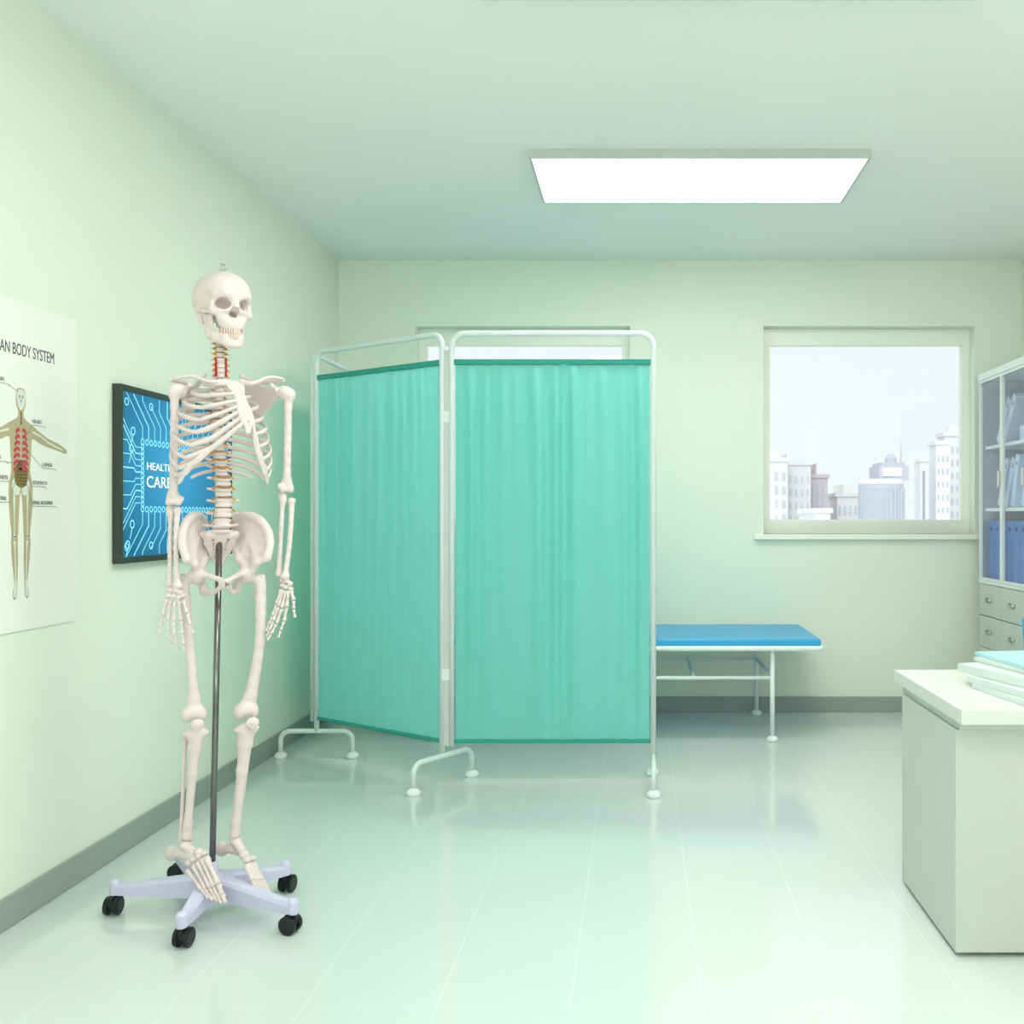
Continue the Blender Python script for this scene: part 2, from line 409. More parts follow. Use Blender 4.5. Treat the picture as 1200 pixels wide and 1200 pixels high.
# ------------------------------------------------------------------ city outside
G = -22.0
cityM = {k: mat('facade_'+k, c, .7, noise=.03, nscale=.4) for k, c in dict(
    cream=(.82, .80, .80, 1), pale=(.84, .86, .86, 1), brown=(.64, .58, .61, 1), grey=(.60, .64, .72, 1), lilac=(.62, .64, .71, 1), white=(.92, .94, .95, 1)).items()}  # distance haze put into the base colours as pale tones
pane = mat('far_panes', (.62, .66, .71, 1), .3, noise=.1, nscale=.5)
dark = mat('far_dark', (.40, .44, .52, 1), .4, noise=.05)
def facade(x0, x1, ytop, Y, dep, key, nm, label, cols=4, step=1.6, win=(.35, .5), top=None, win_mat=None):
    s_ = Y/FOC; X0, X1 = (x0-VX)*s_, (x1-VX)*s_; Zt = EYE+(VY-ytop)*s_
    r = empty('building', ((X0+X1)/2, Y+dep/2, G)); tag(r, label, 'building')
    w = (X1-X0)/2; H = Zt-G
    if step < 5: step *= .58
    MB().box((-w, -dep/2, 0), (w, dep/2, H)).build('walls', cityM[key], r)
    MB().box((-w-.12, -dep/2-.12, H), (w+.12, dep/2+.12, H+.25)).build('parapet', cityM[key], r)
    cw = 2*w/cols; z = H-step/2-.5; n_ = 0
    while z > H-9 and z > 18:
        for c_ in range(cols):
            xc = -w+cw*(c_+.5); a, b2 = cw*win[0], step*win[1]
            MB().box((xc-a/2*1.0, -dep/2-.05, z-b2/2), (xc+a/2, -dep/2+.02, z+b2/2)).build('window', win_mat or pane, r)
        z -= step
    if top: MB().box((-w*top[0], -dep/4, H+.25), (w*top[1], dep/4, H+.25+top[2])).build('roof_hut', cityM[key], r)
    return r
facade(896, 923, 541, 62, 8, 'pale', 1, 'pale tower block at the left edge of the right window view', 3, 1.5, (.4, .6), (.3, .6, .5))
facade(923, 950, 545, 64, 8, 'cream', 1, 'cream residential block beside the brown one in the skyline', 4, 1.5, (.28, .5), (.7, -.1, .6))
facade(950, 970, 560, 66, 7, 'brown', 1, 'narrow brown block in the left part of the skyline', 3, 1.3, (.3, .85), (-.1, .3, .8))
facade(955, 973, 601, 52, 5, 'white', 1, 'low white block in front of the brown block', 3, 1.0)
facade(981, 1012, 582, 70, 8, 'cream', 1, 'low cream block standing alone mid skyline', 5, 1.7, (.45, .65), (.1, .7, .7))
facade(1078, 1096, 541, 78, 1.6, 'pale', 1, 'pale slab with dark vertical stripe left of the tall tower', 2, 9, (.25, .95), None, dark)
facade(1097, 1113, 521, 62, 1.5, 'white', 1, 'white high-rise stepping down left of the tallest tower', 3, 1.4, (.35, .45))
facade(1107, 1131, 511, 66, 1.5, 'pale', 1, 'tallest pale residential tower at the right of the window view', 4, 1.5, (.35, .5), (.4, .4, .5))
# round-shouldered office block
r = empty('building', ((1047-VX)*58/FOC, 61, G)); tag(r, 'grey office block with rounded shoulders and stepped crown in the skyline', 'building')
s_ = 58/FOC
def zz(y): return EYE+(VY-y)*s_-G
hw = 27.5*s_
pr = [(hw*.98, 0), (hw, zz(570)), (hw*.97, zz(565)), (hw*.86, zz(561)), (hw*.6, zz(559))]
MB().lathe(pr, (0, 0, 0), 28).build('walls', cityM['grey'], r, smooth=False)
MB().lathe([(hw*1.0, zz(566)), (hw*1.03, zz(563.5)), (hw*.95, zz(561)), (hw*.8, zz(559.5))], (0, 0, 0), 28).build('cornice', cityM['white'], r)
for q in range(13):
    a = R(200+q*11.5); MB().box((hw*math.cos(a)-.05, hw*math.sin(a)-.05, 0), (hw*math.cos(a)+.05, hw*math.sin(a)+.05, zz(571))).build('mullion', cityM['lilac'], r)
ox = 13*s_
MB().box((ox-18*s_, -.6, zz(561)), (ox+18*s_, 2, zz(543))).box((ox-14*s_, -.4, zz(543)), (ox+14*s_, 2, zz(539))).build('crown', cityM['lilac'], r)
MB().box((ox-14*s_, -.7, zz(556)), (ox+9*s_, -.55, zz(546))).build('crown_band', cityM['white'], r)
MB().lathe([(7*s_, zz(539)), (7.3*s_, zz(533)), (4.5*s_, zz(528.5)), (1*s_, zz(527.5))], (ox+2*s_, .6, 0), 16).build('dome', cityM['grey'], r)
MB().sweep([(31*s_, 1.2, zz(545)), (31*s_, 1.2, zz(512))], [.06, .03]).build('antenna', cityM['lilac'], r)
struct(MB().box((-60, 8, G-.5), (90, 160, G)).build('ground', mat('street', (.78, .80, .80, 1), .9, noise=.1, nscale=.2)))

# ------------------------------------------------------------------ examination couch
def foot_pad(mb, x, y, z=0): mb.lathe([(.026, 0), (.030, .006), (.030, .016), (.022, .024), (.013, .03)], (x, y, z), 18)
ct = empty('examination_couch', (-.178, 5.34, 0)); tag(ct, 'long narrow examination couch with blue padded top on white tube frame under the windows', 'couch')
cx = -.178
def cl_(x, y, z): return (x-cx, y-5.34, z)
x0, x1, y0, y1 = -1.29, .935, 4.985, 5.685
xx = [(x0, y0), (x1, y0), (x1, y1), (x0, y1)]
fr = MB(); P = []
for (x, y), (dx1, dy1), (dx2, dy2) in (((x0, y0), (0, 1), (1, 0)), ((x1, y0), (-1, 0), (0, 1)), ((x1, y1), (0, -1), (-1, 0)), ((x0, y1), (1, 0), (0, -1))):
    for q in range(5):
        a = q/4; rr = .04
        P.append(cl_(x+dx1*rr*(1-a)**2+dx2*rr*a**2, y+dy1*rr*(1-a)**2+dy2*rr*a**2, .478))
P.append(P[0])
fr.sweep(P, .0135, up=(0, 0, 1), seg=12); 
fr.build('top_frame', M['white'], ct, smooth=True)
pd = MB().box(cl_(x0+.012, y0+.005, .484), cl_(x1-.008, y1-.005, .526))
pdo = pd.build('padded_top', M['blue'], ct, bevel=.012, label='blue vinyl padded top')
for lx in (-1.03, .68):
    for ly, z1 in ((5.01, .47), (5.685, .47)):
        leg = MB().sweep([cl_(lx, ly, .02), cl_(lx, ly, z1)], .0125, seg=14).build('leg', M['white'], ct, smooth=True)
        fp = MB(); foot_pad(fp, *cl_(lx, ly, 0)); fp.build('foot_cap', M['foot'], leg, smooth=True)
for ly in (5.01, 5.685): MB().sweep([cl_(-1.03, ly, .325), cl_(.68, ly, .325)], .010, seg=10).build('rail', M['white'], ct, smooth=True)
for lx in (-1.03, -.55, .28, .68): MB().sweep([cl_(lx, 5.01, .325), cl_(lx, 5.685, .325)], .010, seg=10).build('cross_rail', M['white'], ct, smooth=True)

# ------------------------------------------------------------------ folding privacy screen (three panels)
sc = empty('privacy_screen', (-.831, 4.19, 0)); tag(sc, 'folding privacy screen of teal pleated curtains in white tubular frames on footed bars', 'folding screen')
SO = Vector((-.831, 4.19, 0))
def panel(A, B, zbot_a, zbot_b, ztop=1.93, ph=0.0, seed=1):
    A = Vector((A[0], A[1], 0)); B = Vector((B[0], B[1], 0)); u = (B-A).normalized(); n = Vector((-u.y, u.x, 0)); rr = .055
    pts = [A+Vector((0, 0, zbot_a)), A+Vector((0, 0, ztop-rr))]
    for q in range(1, 7):
        a = R(90)*q/7; pts.append(A+u*(rr-rr*math.cos(a))+Vector((0, 0, ztop-rr+rr*math.sin(a))))
    pts.append(A+u*rr+Vector((0, 0, ztop))); pts.append(B-u*rr+Vector((0, 0, ztop)))
    for q in range(1, 7):
        a = R(90)*q/7; pts.append(B-u*(rr-rr*math.sin(a))+Vector((0, 0, ztop-rr+rr*math.cos(a))))
    pts.append(B+Vector((0, 0, ztop-rr))); pts.append(B+Vector((0, 0, zbot_b)))
    p_ = empty('screen_panel', (0, 0, 0), 0, sc)
    f = MB().sweep([p-SO for p in pts], .0125, up=tuple(n), seg=14)
    f.build('tube_frame', M['tube'], p_, smooth=True)
    # curtain with pleats
    L = (B-A).length-.03; c = MB(); nx, nz = 170, 26; z0, z1 = .19, 1.815
    rng = random.Random(seed); fr_ = [(rng.uniform(8, 15), rng.uniform(0, 6.3), rng.uniform(.4, 1)) for _ in range(5)]+[(rng.uniform(3, 6), rng.uniform(0, 6.3), .9) for _ in range(2)]
    for j in range(nz+1):
        v = j/nz; z = z0+(z1-z0)*v
        for i in range(nx+1):
            s = i/nx
            am = .0060+.0085*v; o = sum(w_*math.sin(2*PI*f_*(s+.004*math.sin(3*v+f_))+p__+.6*math.sin(2.5*v+p__)) for f_, p__, w_ in fr_)/3.0*am*1.5
            ed = min(1, min(s, 1-s)*14); o *= ed*min(1, .16+(1-v)*9)*min(1, .2+v*9)
            c.v.append(A+u*(.015+L*s)+n*o+Vector((0, 0, z))-SO)
    for j in range(nz):
        for i in range(nx):
            a = j*(nx+1)+i; c.f.append([a, a+1, a+nx+2, a+nx+1])
    o = c.build('curtain', M['cloth'], p_, smooth=True, label='teal pleated curtain')
    for zc, hh in ((1.808, .012), (.190, .008)):
        hb = MB(); mt = Matrix.Translation(A-SO) @ Matrix(((u.x, n.x, 0, 0), (u.y, n.y, 0, 0), (0, 0, 1, 0), (0, 0, 0, 1)))
        hb.box((.010, -.0085, zc-hh), (.010+L+.01, .0085, zc+hh), mt); hb.build('hem', M['hem'], p_, bevel=.004, label='darker teal hem band')
    return p_
PA = (-1.535, 4.67); PB = (-.842, 4.195); PC = (-.800, 4.19); PD = (.060, 4.19); PE = (-1.525, 5.53)
panel(PA, PB, .12, .12, seed=3); panel(PC, PD, .17, .12, seed=11); panel((-1.563, 4.70), (-1.553, 5.53), .17, .12, seed=5)
def foot_bar(c, d, half):
    c = Vector((c[0], c[1], 0)); d = Vector((d[0], d[1], 0)).normalized(); rr = .045; z = .128
    pts = [c-d*half+Vector((0, 0, .02)), c-d*half+Vector((0, 0, z-rr))]
    for q in range(1, 7): a = R(90)*q/7; pts.append(c-d*(half-rr+rr*math.cos(a))+Vector((0, 0, z-rr+rr*math.sin(a))))
    pts += [c-d*(half-rr)+Vector((0, 0, z)), c+d*(half-rr)+Vector((0, 0, z))]
    for q in range(1, 7): a = R(90)*q/7; pts.append(c+d*(half-rr+rr*math.sin(a))+Vector((0, 0, z-rr+rr*math.cos(a))))
    pts += [c+d*half+Vector((0, 0, z-rr)), c+d*half+Vector((0, 0, .02))]
    n = Vector((-d.y, d.x, 0))
    fo = MB().sweep([p-SO for p in pts], .0115, up=tuple(n), seg=12).build('foot_bar', M['tube'], sc, smooth=True)
    for sg in (-1, 1):
        q = c+d*half*sg-SO; fp = MB(); foot_pad(fp, q.x, q.y); fp.build('foot_cap', M['foot'], fo, smooth=True)
foot_bar(PA, (1, 0), .171); foot_bar((-.835, 4.19), (.192, .296), .175); foot_bar(PD, (0, 1), .172); foot_bar((-1.555, 5.53), (1, 0), .17)
MB().box((-.8375-SO.x-.0, -.004, .17), (-.8045-SO.x, .004, 1.86)).build('hinge_strip', M['lamp_rim'], sc)
for z in (.45, 1.55):
    MB().box((-.842-SO.x, -.008, z), (-.800-SO.x, .008, z+.05)).build('hinge', M['tube'], sc, bevel=.002)

# ------------------------------------------------------------------ wall screen
WM = Matrix(((0, 0, 1, 0), (1, 0, 0, 0), (0, 1, 0, 0), (0, 0, 0, 1)))   # x -> +Y, y -> +Z, z -> +X
tv = empty('wall_display', (XL+.001, 3.74, 1.293)); tag(tv, 'black framed wall display glowing blue with white circuit lines around words', 'screen')
TW, TH, TD = .90, .606, .030
bz = .022
fr = MB()
fr.box((0, -TW/2, -TH/2), (TD, TW/2, -TH/2+bz)).box((0, -TW/2, TH/2-bz), (TD, TW/2, TH/2))
fr.box((0, -TW/2, -TH/2+bz), (TD, -TW/2+bz*.7, TH/2-bz)).box((0, TW/2-bz*.7, -TH/2+bz), (TD, TW/2, TH/2-bz))
fr.build('bezel', M['bezel'], tv, bevel=.002)
MB().box((0, -TW/2+.01, -TH/2+.01), (TD-.008, TW/2-.01, TH/2-.01)).build('back_panel', M['bezel'], tv)
m, t, b = nodes('screen_glow'); b.inputs['Base Color'].default_value = (.01, .03, .05, 1); b.inputs['Roughness'].default_value = .25
tc = t.nodes.new('ShaderNodeTexCoord'); mp = t.nodes.new('ShaderNodeMapping'); mp.inputs['Scale'].default_value = (1, 2.0, 2.6); mp.inputs['Location'].default_value = (0, .15, -.1)
gr = t.nodes.new('ShaderNodeTexGradient'); gr.gradient_type = 'SPHERICAL'; rp = t.nodes.new('ShaderNodeValToRGB')
rp.color_ramp.elements[0].color = srgb(10, 92, 140); rp.color_ramp.elements[1].color = srgb(66, 170, 222)
t.links.new(tc.outputs['Object'], mp.inputs[0]); t.links.new(mp.outputs[0], gr.inputs[0]); t.links.new(gr.outputs['Fac'], rp.inputs[0])
t.links.new(rp.outputs[0], b.inputs['Emission Color']); b.inputs['Emission Strength'].default_value = .9
scr = MB().box((TD-.008, -TW/2+bz*.7, -TH/2+bz), (TD-.004, TW/2-bz*.7, TH/2-bz)).build('display_panel', m, tv, label='glowing blue picture')
glow = emit('circuit_glow', srgb(150, 236, 250), .9); glow2 = emit('word_glow', (1, 1, 1, 1), .95)
cir = MB(); SX = TD-.0038
def tv_line(P, w=.0035):
    for a, b_ in zip(P[:-1], P[1:]):
        d = (Vector(b_)-Vector(a)); L = d.length; ang = math.atan2(d.y, d.x)
        mt = Matrix.Translation((SX, a[0], a[1])) @ WM @ Matrix.Rotation(ang, 4, 'Z')
        cir.box((-w/2, -w/2, 0), (L+w/2, w/2, .0006), mt)
def tv_ring(c, r_=.011, w=.0035):
    n = 14; P = [(c[0]+r_*math.cos(2*PI*i/n), c[1]+r_*math.sin(2*PI*i/n)) for i in range(n+1)]
    tv_line(P, w)
cw, chh = .300, .118; ccx, ccy = -.0, 0.0
xs0, ys0 = ccx-cw, ccy-chh
for i in range(21):
    x = xs0+2*cw*i/20
    for sg in (-1, 1):
        tv_ring((x, ccy+sg*chh), .0095)
for j in range(1, 14):
    y = ys0+2*chh*j/14
    for sg in (-1, 1): tv_ring((ccx+sg*cw, y), .008)
tx, ty = TW/2-.02, TH/2-.026
rng = random.Random(4)
for i in range(15):
    x = xs0+2*cw*i/14; k = (i-7)/7
    for sg in (-1, 1):
        ya = ccy+sg*(chh+.012); l1 = .040+.04*(1-abs(k))*(.5 if sg > 0 else 1); dx = k*.12+.0
        y2 = ya+sg*l1; x2 = x+dx; y3 = y2+sg*abs(dx)*1.0
        ye = sg*ty if i % 3 else sg*(ty-.03)
        if abs(y3) > ty: y3 = sg*ty; x2 = x+(1 if dx > 0 else -1)*max(0, abs(y3-y2))
        P = [(x, ya), (x, y2), (x2, y3)]
        if abs(y3) < abs(ye): P.append((x2, ye))
        tv_line(P, .0045 if i % 4 == 1 else .003)
        if i % 3 == 0: tv_ring((x2, ye-sg*.0), .012)
for j in range(1, 11):
    y = ys0+2*chh*j/11; k = (j-5.5)/5.5
    for sg in (-1, 1):
        xa = ccx+sg*(cw+.012); x2 = xa+sg*.035; dy = k*.14; x3 = x2+sg*abs(dy)*.9
        P = [(xa, y), (x2, y)]; P.append((min(tx, max(-tx, x3)), y+dy*min(1, (tx-abs(x2))/max(abs(x3-x2), 1e-3))))
        if abs(x3) < tx: P.append((sg*tx, y+dy))
        tv_line(P, .0045 if j % 3 == 0 else .003)
for c in ((-.365, .15), (-.375, .09), (-.37, -.17), (-.40, -.24), (.02, .25), (.36, .17), (.38, -.2)):
    tv_ring(c, .013, .004); tv_line([(c[0], c[1]-.013), (c[0]-.015 if c[0] < 0 else c[0]+.015, c[1]-.05)])
cir.build('circuit_lines', glow, tv, label='pale cyan circuit lines and rings')
text('word', 'HEALTH', .038, Matrix.Translation((SX, -.272, .022)) @ WM, glow2, tv, sx=1.38)
text('word', 'CARE', .058, Matrix.Translation((SX, -.274, -.040)) @ WM, glow2, tv, sx=1.3)

# ------------------------------------------------------------------ poster
PY, PZ = 2.797, 1.293; PW, PH = .279, .4695
po = empty('anatomy_poster', (XL+.0015, PY, PZ)); tag(po, 'cream wall poster of the human body and organs, cut by the left edge', 'poster')
MB().box((0, -PW, -PH), (.004, PW, PH)).build('paper_sheet', M['paper'], po)
PS = 2.797/FOC*1.0
def pm(z=.0042, x=0, y=0): return Matrix.Translation((z, x, y)) @ WM
text('title', 'HUMAN BODY SYSTEM', .047, pm(.0042, 0, .315), M['ink'], po, align='CENTER', sx=.66)
def smooth_poly(P, n=4):
    P = [Vector((x, y, 0)) for x, y in P]; N_ = len(P); out = []
    for i in range(N_):
        a, b_, c, d = P[i-1], P[i], P[(i+1) % N_], P[(i+2) % N_]
        for k in range(n):
            s = k/n; q = .5*((2*b_)+(-a+c)*s+(2*a-5*b_+4*c-d)*s*s+(-a+3*b_-3*c+d)*s**3); out.append((q.x, q.y))
    return out
def flat(name, polys, m, z, sm=True):
    mb = MB()
    for P in polys: mb.prism(smooth_poly(P) if sm else P, .0003, pm(z))
    return mb.build(name, m, po)
def mir(P): return [(-x, y) for x, y in P][::-1]
# body silhouette, heights in metres about the poster centre (figure 0.235 .. -0.385)
half = [(0, .222), (.016, .218), (.022, .195), (.020, .172), (.013, .158), (.014, .140), (.035, .128), (.058, .118), (.085, .105), (.13, .088), (.175, .078), (.205, .068), (.222, .060),
        (.222, .050), (.205, .050), (.175, .056), (.13, .062), (.09, .070), (.062, .080), (.050, .075), (.046, .03), (.042, -.01), (.050, -.045), (.054, -.075), (.050, -.14), (.042, -.19), (.044, -.22),
        (.038, -.28), (.030, -.33), (.036, -.36), (.032, -.378), (.020, -.372), (.016, -.33), (.013, -.27), (.014, -.22), (.011, -.17), (.006, -.10), (0, -.075)]
flat('body_print', [half[1:-1]+[(0, -.075)]+mir(half[1:-1])+[(0, .222)]], M['skin_ink'], .0041)
bones = []
bones.append([(-.016, .212), (0, .219), (.016, .212), (.019, .192), (.012, .168), (0, .160), (-.012, .168), (-.019, .192)])
for sg in (1, -1):
    f_ = (lambda P: P) if sg == 1 else mir
    bones.append(f_([(.055, .104), (.085, .096), (.12, .083), (.12, .079), (.085, .091), (.056, .098)]))
    bones.append(f_([(.124, .080), (.17, .069), (.20, .061), (.20, .058), (.16, .065), (.124, .075)]))
    bones.append(f_([(.026, -.085), (.035, -.08), (.0315, -.13), (.0315, -.19), (.035, -.205), (.024, -.205), (.0275, -.19), (.0275, -.13)]))
    bones.append(f_([(.024, -.215), (.034, -.215), (.0285, -.24), (.0255, -.32), (.0215, -.32), (.0245, -.24)]))
    bones.append(f_([(.020, -.325), (.028, -.325), (.033, -.362), (.029, -.372), (.021, -.366)]))
    bones.append(f_([(.008, -.05), (.030, -.035), (.040, -.055), (.030, -.078), (.012, -.083), (.004, -.07)]))
for bq in bones: flat('bone_print', [bq], M['bone_ink'], .0045)
gb = [[(-.010, .202), (-.004, .202), (-.004, .193), (-.010, .193)], [(.004, .202), (.010, .202), (.010, .193), (.004, .193)], [(-.002, .190), (.002, .190), (.003, .182), (-.003, .182)],
      [(-.022, -.198), (-.035, -.198), (-.035, -.204), (-.022, -.204)][::-1], [(.022, -.204), (.035, -.204), (.035, -.198), (.022, -.198)]]
flat('bone_shading_print', gb, M['grey_bone_ink'], .0049, False)
rb = []
for k in range(7):
    y = .105-k*.018; w = .018+.012*min(1, (k+1)/4)
    P = [(.006, y), (w*.6, y+.004), (w, y-.002), (w+.003, y-.012), (w-.003, y-.013), (w*.6, y-.006), (.007, y-.009)]; rb += [P, mir(P)]
flat('rib_print', rb, M['red_ink'], .0049)
flat('throat_print', [[(-.0025, .155), (.0025, .155), (.0025, .118), (-.0025, .118)]], M['liver_ink'], .0049, False)
flat('liver_print', [[(-.020, .0), (-.012, .012), (0, .018), (.014, .010), (.022, -.002), (.012, -.012), (-.010, -.010)]], M['liver_ink'], .0053)
flat('stomach_print', [[(.0, .010), (.016, .008), (.018, -.010), (.006, -.014)]], M['red_ink'], .0056)
flat('gut_print', [[(-.026, -.012), (0, -.006), (.026, -.012), (.030, -.035), (.020, -.055), (0, -.062), (-.020, -.055), (-.030, -.035)]], M['gut_ink'], .0053)
sq = MB()
for k in range(5):
    y = -.016-k*.009; pts = [(.0058, -.022+.0055*q, y+(.003 if q % 2 else -.002)) for q in range(9)]
    sq.sweep(pts, .0012, seg=4)
sq.build('gut_loops_print', M['liver_ink'], po)
lab = [('BRAIN', -.118, .232, (-.058, .226), (-.014, .210)), ('LUNGS', .10, .005, (.078, -.001), (.030, .045)), ('HEART', .050, .128, (.048, .122), (.020, .085)),
       ('STOMACH', .052, -.050, (.050, -.056), (.016, -.02)), ('SMALL INTESTINE', .052, -.108, (.050, -.114), (.024, -.05)), ('KIDNEYS', -.118, -.040, (-.058, -.046), (-.018, -.03)),
       ('LIVER', -.125, .015, (-.085, .009), (-.018, .004)), ('LARGE INTESTINE', -.165, -.098, (-.055, -.104), (-.028, -.04))]
ln = MB()
def pline(a, b_, w=.0014):
    d = Vector(b_)-Vector(a); mt = pm(.0058, a[0], a[1]) @ Matrix.Rotation(math.atan2(d.y, d.x), 4, 'Z'); ln.box((0, -w/2, 0), (d.length, w/2, .0002), mt)
for s, x, y, a, b_ in lab:
    text('caption', s, .0155, pm(.0058, x, y), M['grey_ink'], po, sx=.95 if len(s) < 9 else .80)
    e = x+(.06 if len(s) < 9 else .115); xa, xb = (x, e)
    pline((xa, y-.006), (xb, y-.006)); pline(((xa, y-.006) if x > 0 else (xb, y-.006)), b_); pline((xb, y-.006), (xb+.006, y-.012))
ln.build('pointer_lines', M['grey_ink'], po)

# ------------------------------------------------------------------ glass fronted cabinet on the right wall
CXF = 1.94; CY1 = 5.60; CW = .335; NC = 3; CY0 = CY1-NC*CW
cb = empty('storage_cabinet', ((CXF+XR)/2, (CY0+CY1)/2, 0)); tag(cb, 'tall white storage cabinet with glass doors above small drawers by the window', 'cabinet')
CO = Vector(((CXF+XR)/2, (CY0+CY1)/2, 0))
def cbx(mb, lo, hi): return mb.box(Vector(lo)-CO, Vector(hi)-CO)
ZT = 1.958; XB = XR-.004
b_ = MB()
cbx(b_, (CXF+.02, CY0, .06), (XB, CY0+.018, ZT-.04)); cbx(b_, (XB-.012, CY0+.018, .06), (XB, CY1-.018, ZT-.04)); cbx(b_, (CXF+.02, CY0+.018, .775), (XB-.012, CY1-.018, .79))
cbx(b_, (CXF+.03, CY0, 0), (XB, CY1, .06))
b_.build('carcass', M['cab_in'], cb)
cbx(MB(), (CXF+.02, CY1-.018, .06), (XB, CY1, ZT-.04)).build('side_panel', M['cab_grey'], cb, label='blue grey end panel')
cbx(MB(), (CXF-.004, CY0-.004, ZT-.04), (XB, CY1+.004, ZT)).build('top_panel', M['foot'], cb, bevel=.003)
for z in (1.196, 1.545):
    cbx(MB(), (CXF+.03, CY0+.018, z-.018), (XB-.012, CY1-.018, z)).build('shelf', M['foot'], cb)
cbx(MB(), (CXF, CY0, .772), (CXF+.02, CY1, .79)).build('rail', M['cab'], cb)
for i in range(NC):
    ya, yb = CY1-(i+1)*CW, CY1-i*CW
    d = MB(); za, zb = .792, ZT-.042; fw = .013
    cbx(d, (CXF, ya+.001, za), (CXF+.018, yb-.001, za+fw)); cbx(d, (CXF, ya+.001, zb-fw), (CXF+.018, yb-.001, zb))
    cbx(d, (CXF, ya+.001, za+fw), (CXF+.018, ya+.001+fw, zb-fw)); cbx(d, (CXF, yb-.001-fw, za+fw), (CXF+.018, yb-.001, zb-fw))
    do = d.build('door', M['cab'], cb)
    cbx(MB(), (CXF+.008, ya+.001+fw, za+fw), (CXF+.011, yb-.001-fw, zb-fw)).build('glass_pane', M['cabglass'], do)
    cbx(MB(), (CXF-.014, ya+.002, 1.305), (CXF, ya+.022, 1.395)).build('handle', M['steel'], do, bevel=.003)
    for j in range(4):
        z1 = .768-j*.178; z0 = z1-.174
        dr = cbx(MB(), (CXF, ya+.002, z0), (CXF+.018, yb-.002, z1)).build('drawer', M['desk_body'], cb, bevel=.003)
        hp = MB().sweep([Vector((CXF+.002, (ya+yb)/2-.03, (z0+z1)/2+.006))-CO, Vector((CXF-.014, (ya+yb)/2-.024, (z0+z1)/2))-CO, Vector((CXF-.014, (ya+yb)/2+.024, (z0+z1)/2))-CO, Vector((CXF+.002, (ya+yb)/2+.03, (z0+z1)/2+.006))-CO], .005, .010, seg=8)
        hp.build('handle', M['steel'], dr, smooth=True)
# binders
def binder(col, w=.085, h=.335, d=.24):
    r = empty('binder'); c_ = MB().box((0, -w/2, 0), (.003, w/2, h)).box((.003, -w/2, 0), (d, -w/2+.003, h)).box((.003, w/2-.003, 0), (d, w/2, h))
    c_.build('cover', M[col], r)
    MB().box((.01, -w/2+.006, .006), (d-.01, w/2-.006, h-.012)).build('pages', M['pages'], r)
    hmb = MB(); mt = Matrix.Translation((-.0012, 0, h-.045)) @ Matrix.Rotation(R(90), 4, 'Y')
    pts = [(.013*math.cos(2*PI*k/16), .013*math.sin(2*PI*k/16)) for k in range(16)]
    hmb.prism([(x, y) for x, y in pts], .0013, mt @ Matrix.Translation((0, 0, 0)))
    hmb.build('finger_hole', M['binder_edge' if col == 'binder_blue' else 'cab_grey'], r)
    return r
ords = ['first', 'second', 'third', 'fourth', 'fifth', 'sixth', 'seventh', 'eighth', 'ninth', 'tenth']
p0 = binder('binder_blue')
for i in range(10):
    o = p0 if i == 0 else copy_tree(p0)
    o.location = (CXF+.045, CY1-.07-i*.091, .7905)
    tag(o, 'dark blue upright binder on lowest cabinet shelf, %s from the window end' % ords[i], 'binder', 'dark blue binders on the lowest shelf')
p1 = binder('binder_pale', .05, .28, .22)
def place(o, y, z, lean, lb, grp):
    o.location = (CXF+.05, y, z); o.rotation_euler = (lean, 0, 0); tag(o, lb, 'binder', grp)
def lean_z(z, lean, w=.05): return z+abs(math.sin(lean))*w/2+.001
tags2 = [(5.43, 1.196, .47, 'pale blue binder leaning alone behind the window-end door, middle shelf'),
         (5.335, 1.196, .45, 'pale blue binder on middle shelf leaning just window side of the door handle'),
         (5.235, 1.196, .28, 'pale blue leaning binder on middle shelf just right of the door handle'),
         (5.10, 1.196, .45, 'pale blue binder leaning sharply at the right picture edge, middle shelf')]
for i, (y, z, ln_, lb) in enumerate(tags2):
    o = p1 if i == 0 else copy_tree(p1); place(o, y, lean_z(z, ln_), ln_, lb, 'pale blue binders on the middle shelf')
o = copy_tree(p1); place(o, 5.45, lean_z(1.545, .66), .66, 'pale blue binder leaning in the top compartment at the window end', 'pale blue binders on the top shelf')
o = copy_tree(p1); place(o, 5.36, lean_z(1.545, .62), .62, 'pale blue binder on top shelf leaning against the stile behind it', 'pale blue binders on the top shelf')
# lying binders on the top shelf at the right
p2 = binder('binder_pale', .075, .30, .22)
p2.location = (CXF+.05, 5.13, 1.545+.0385); p2.rotation_euler = (R(90), 0, 0); tag(p2, 'pale blue binder lying flat on the top cabinet shelf', 'binder', 'pale blue binders on the top shelf')
bx = empty('storage_box', (CXF+.16, 4.97, 1.545+.077)); tag(bx, 'lilac grey box resting on the flat binder in the top compartment', 'box')
MB().box((-.10, -.13, 0), (.10, .12, .10)).build('box_body', mat('lilac_card', (.42, .42, .52, 1), .7, noise=.03), bx, bevel=.003)
MB().box((-.103, -.133, .10), (.103, .123, .125)).build('lid', mat('lilac_lid', (.46, .46, .56, 1), .7, noise=.03), bx, bevel=.003)

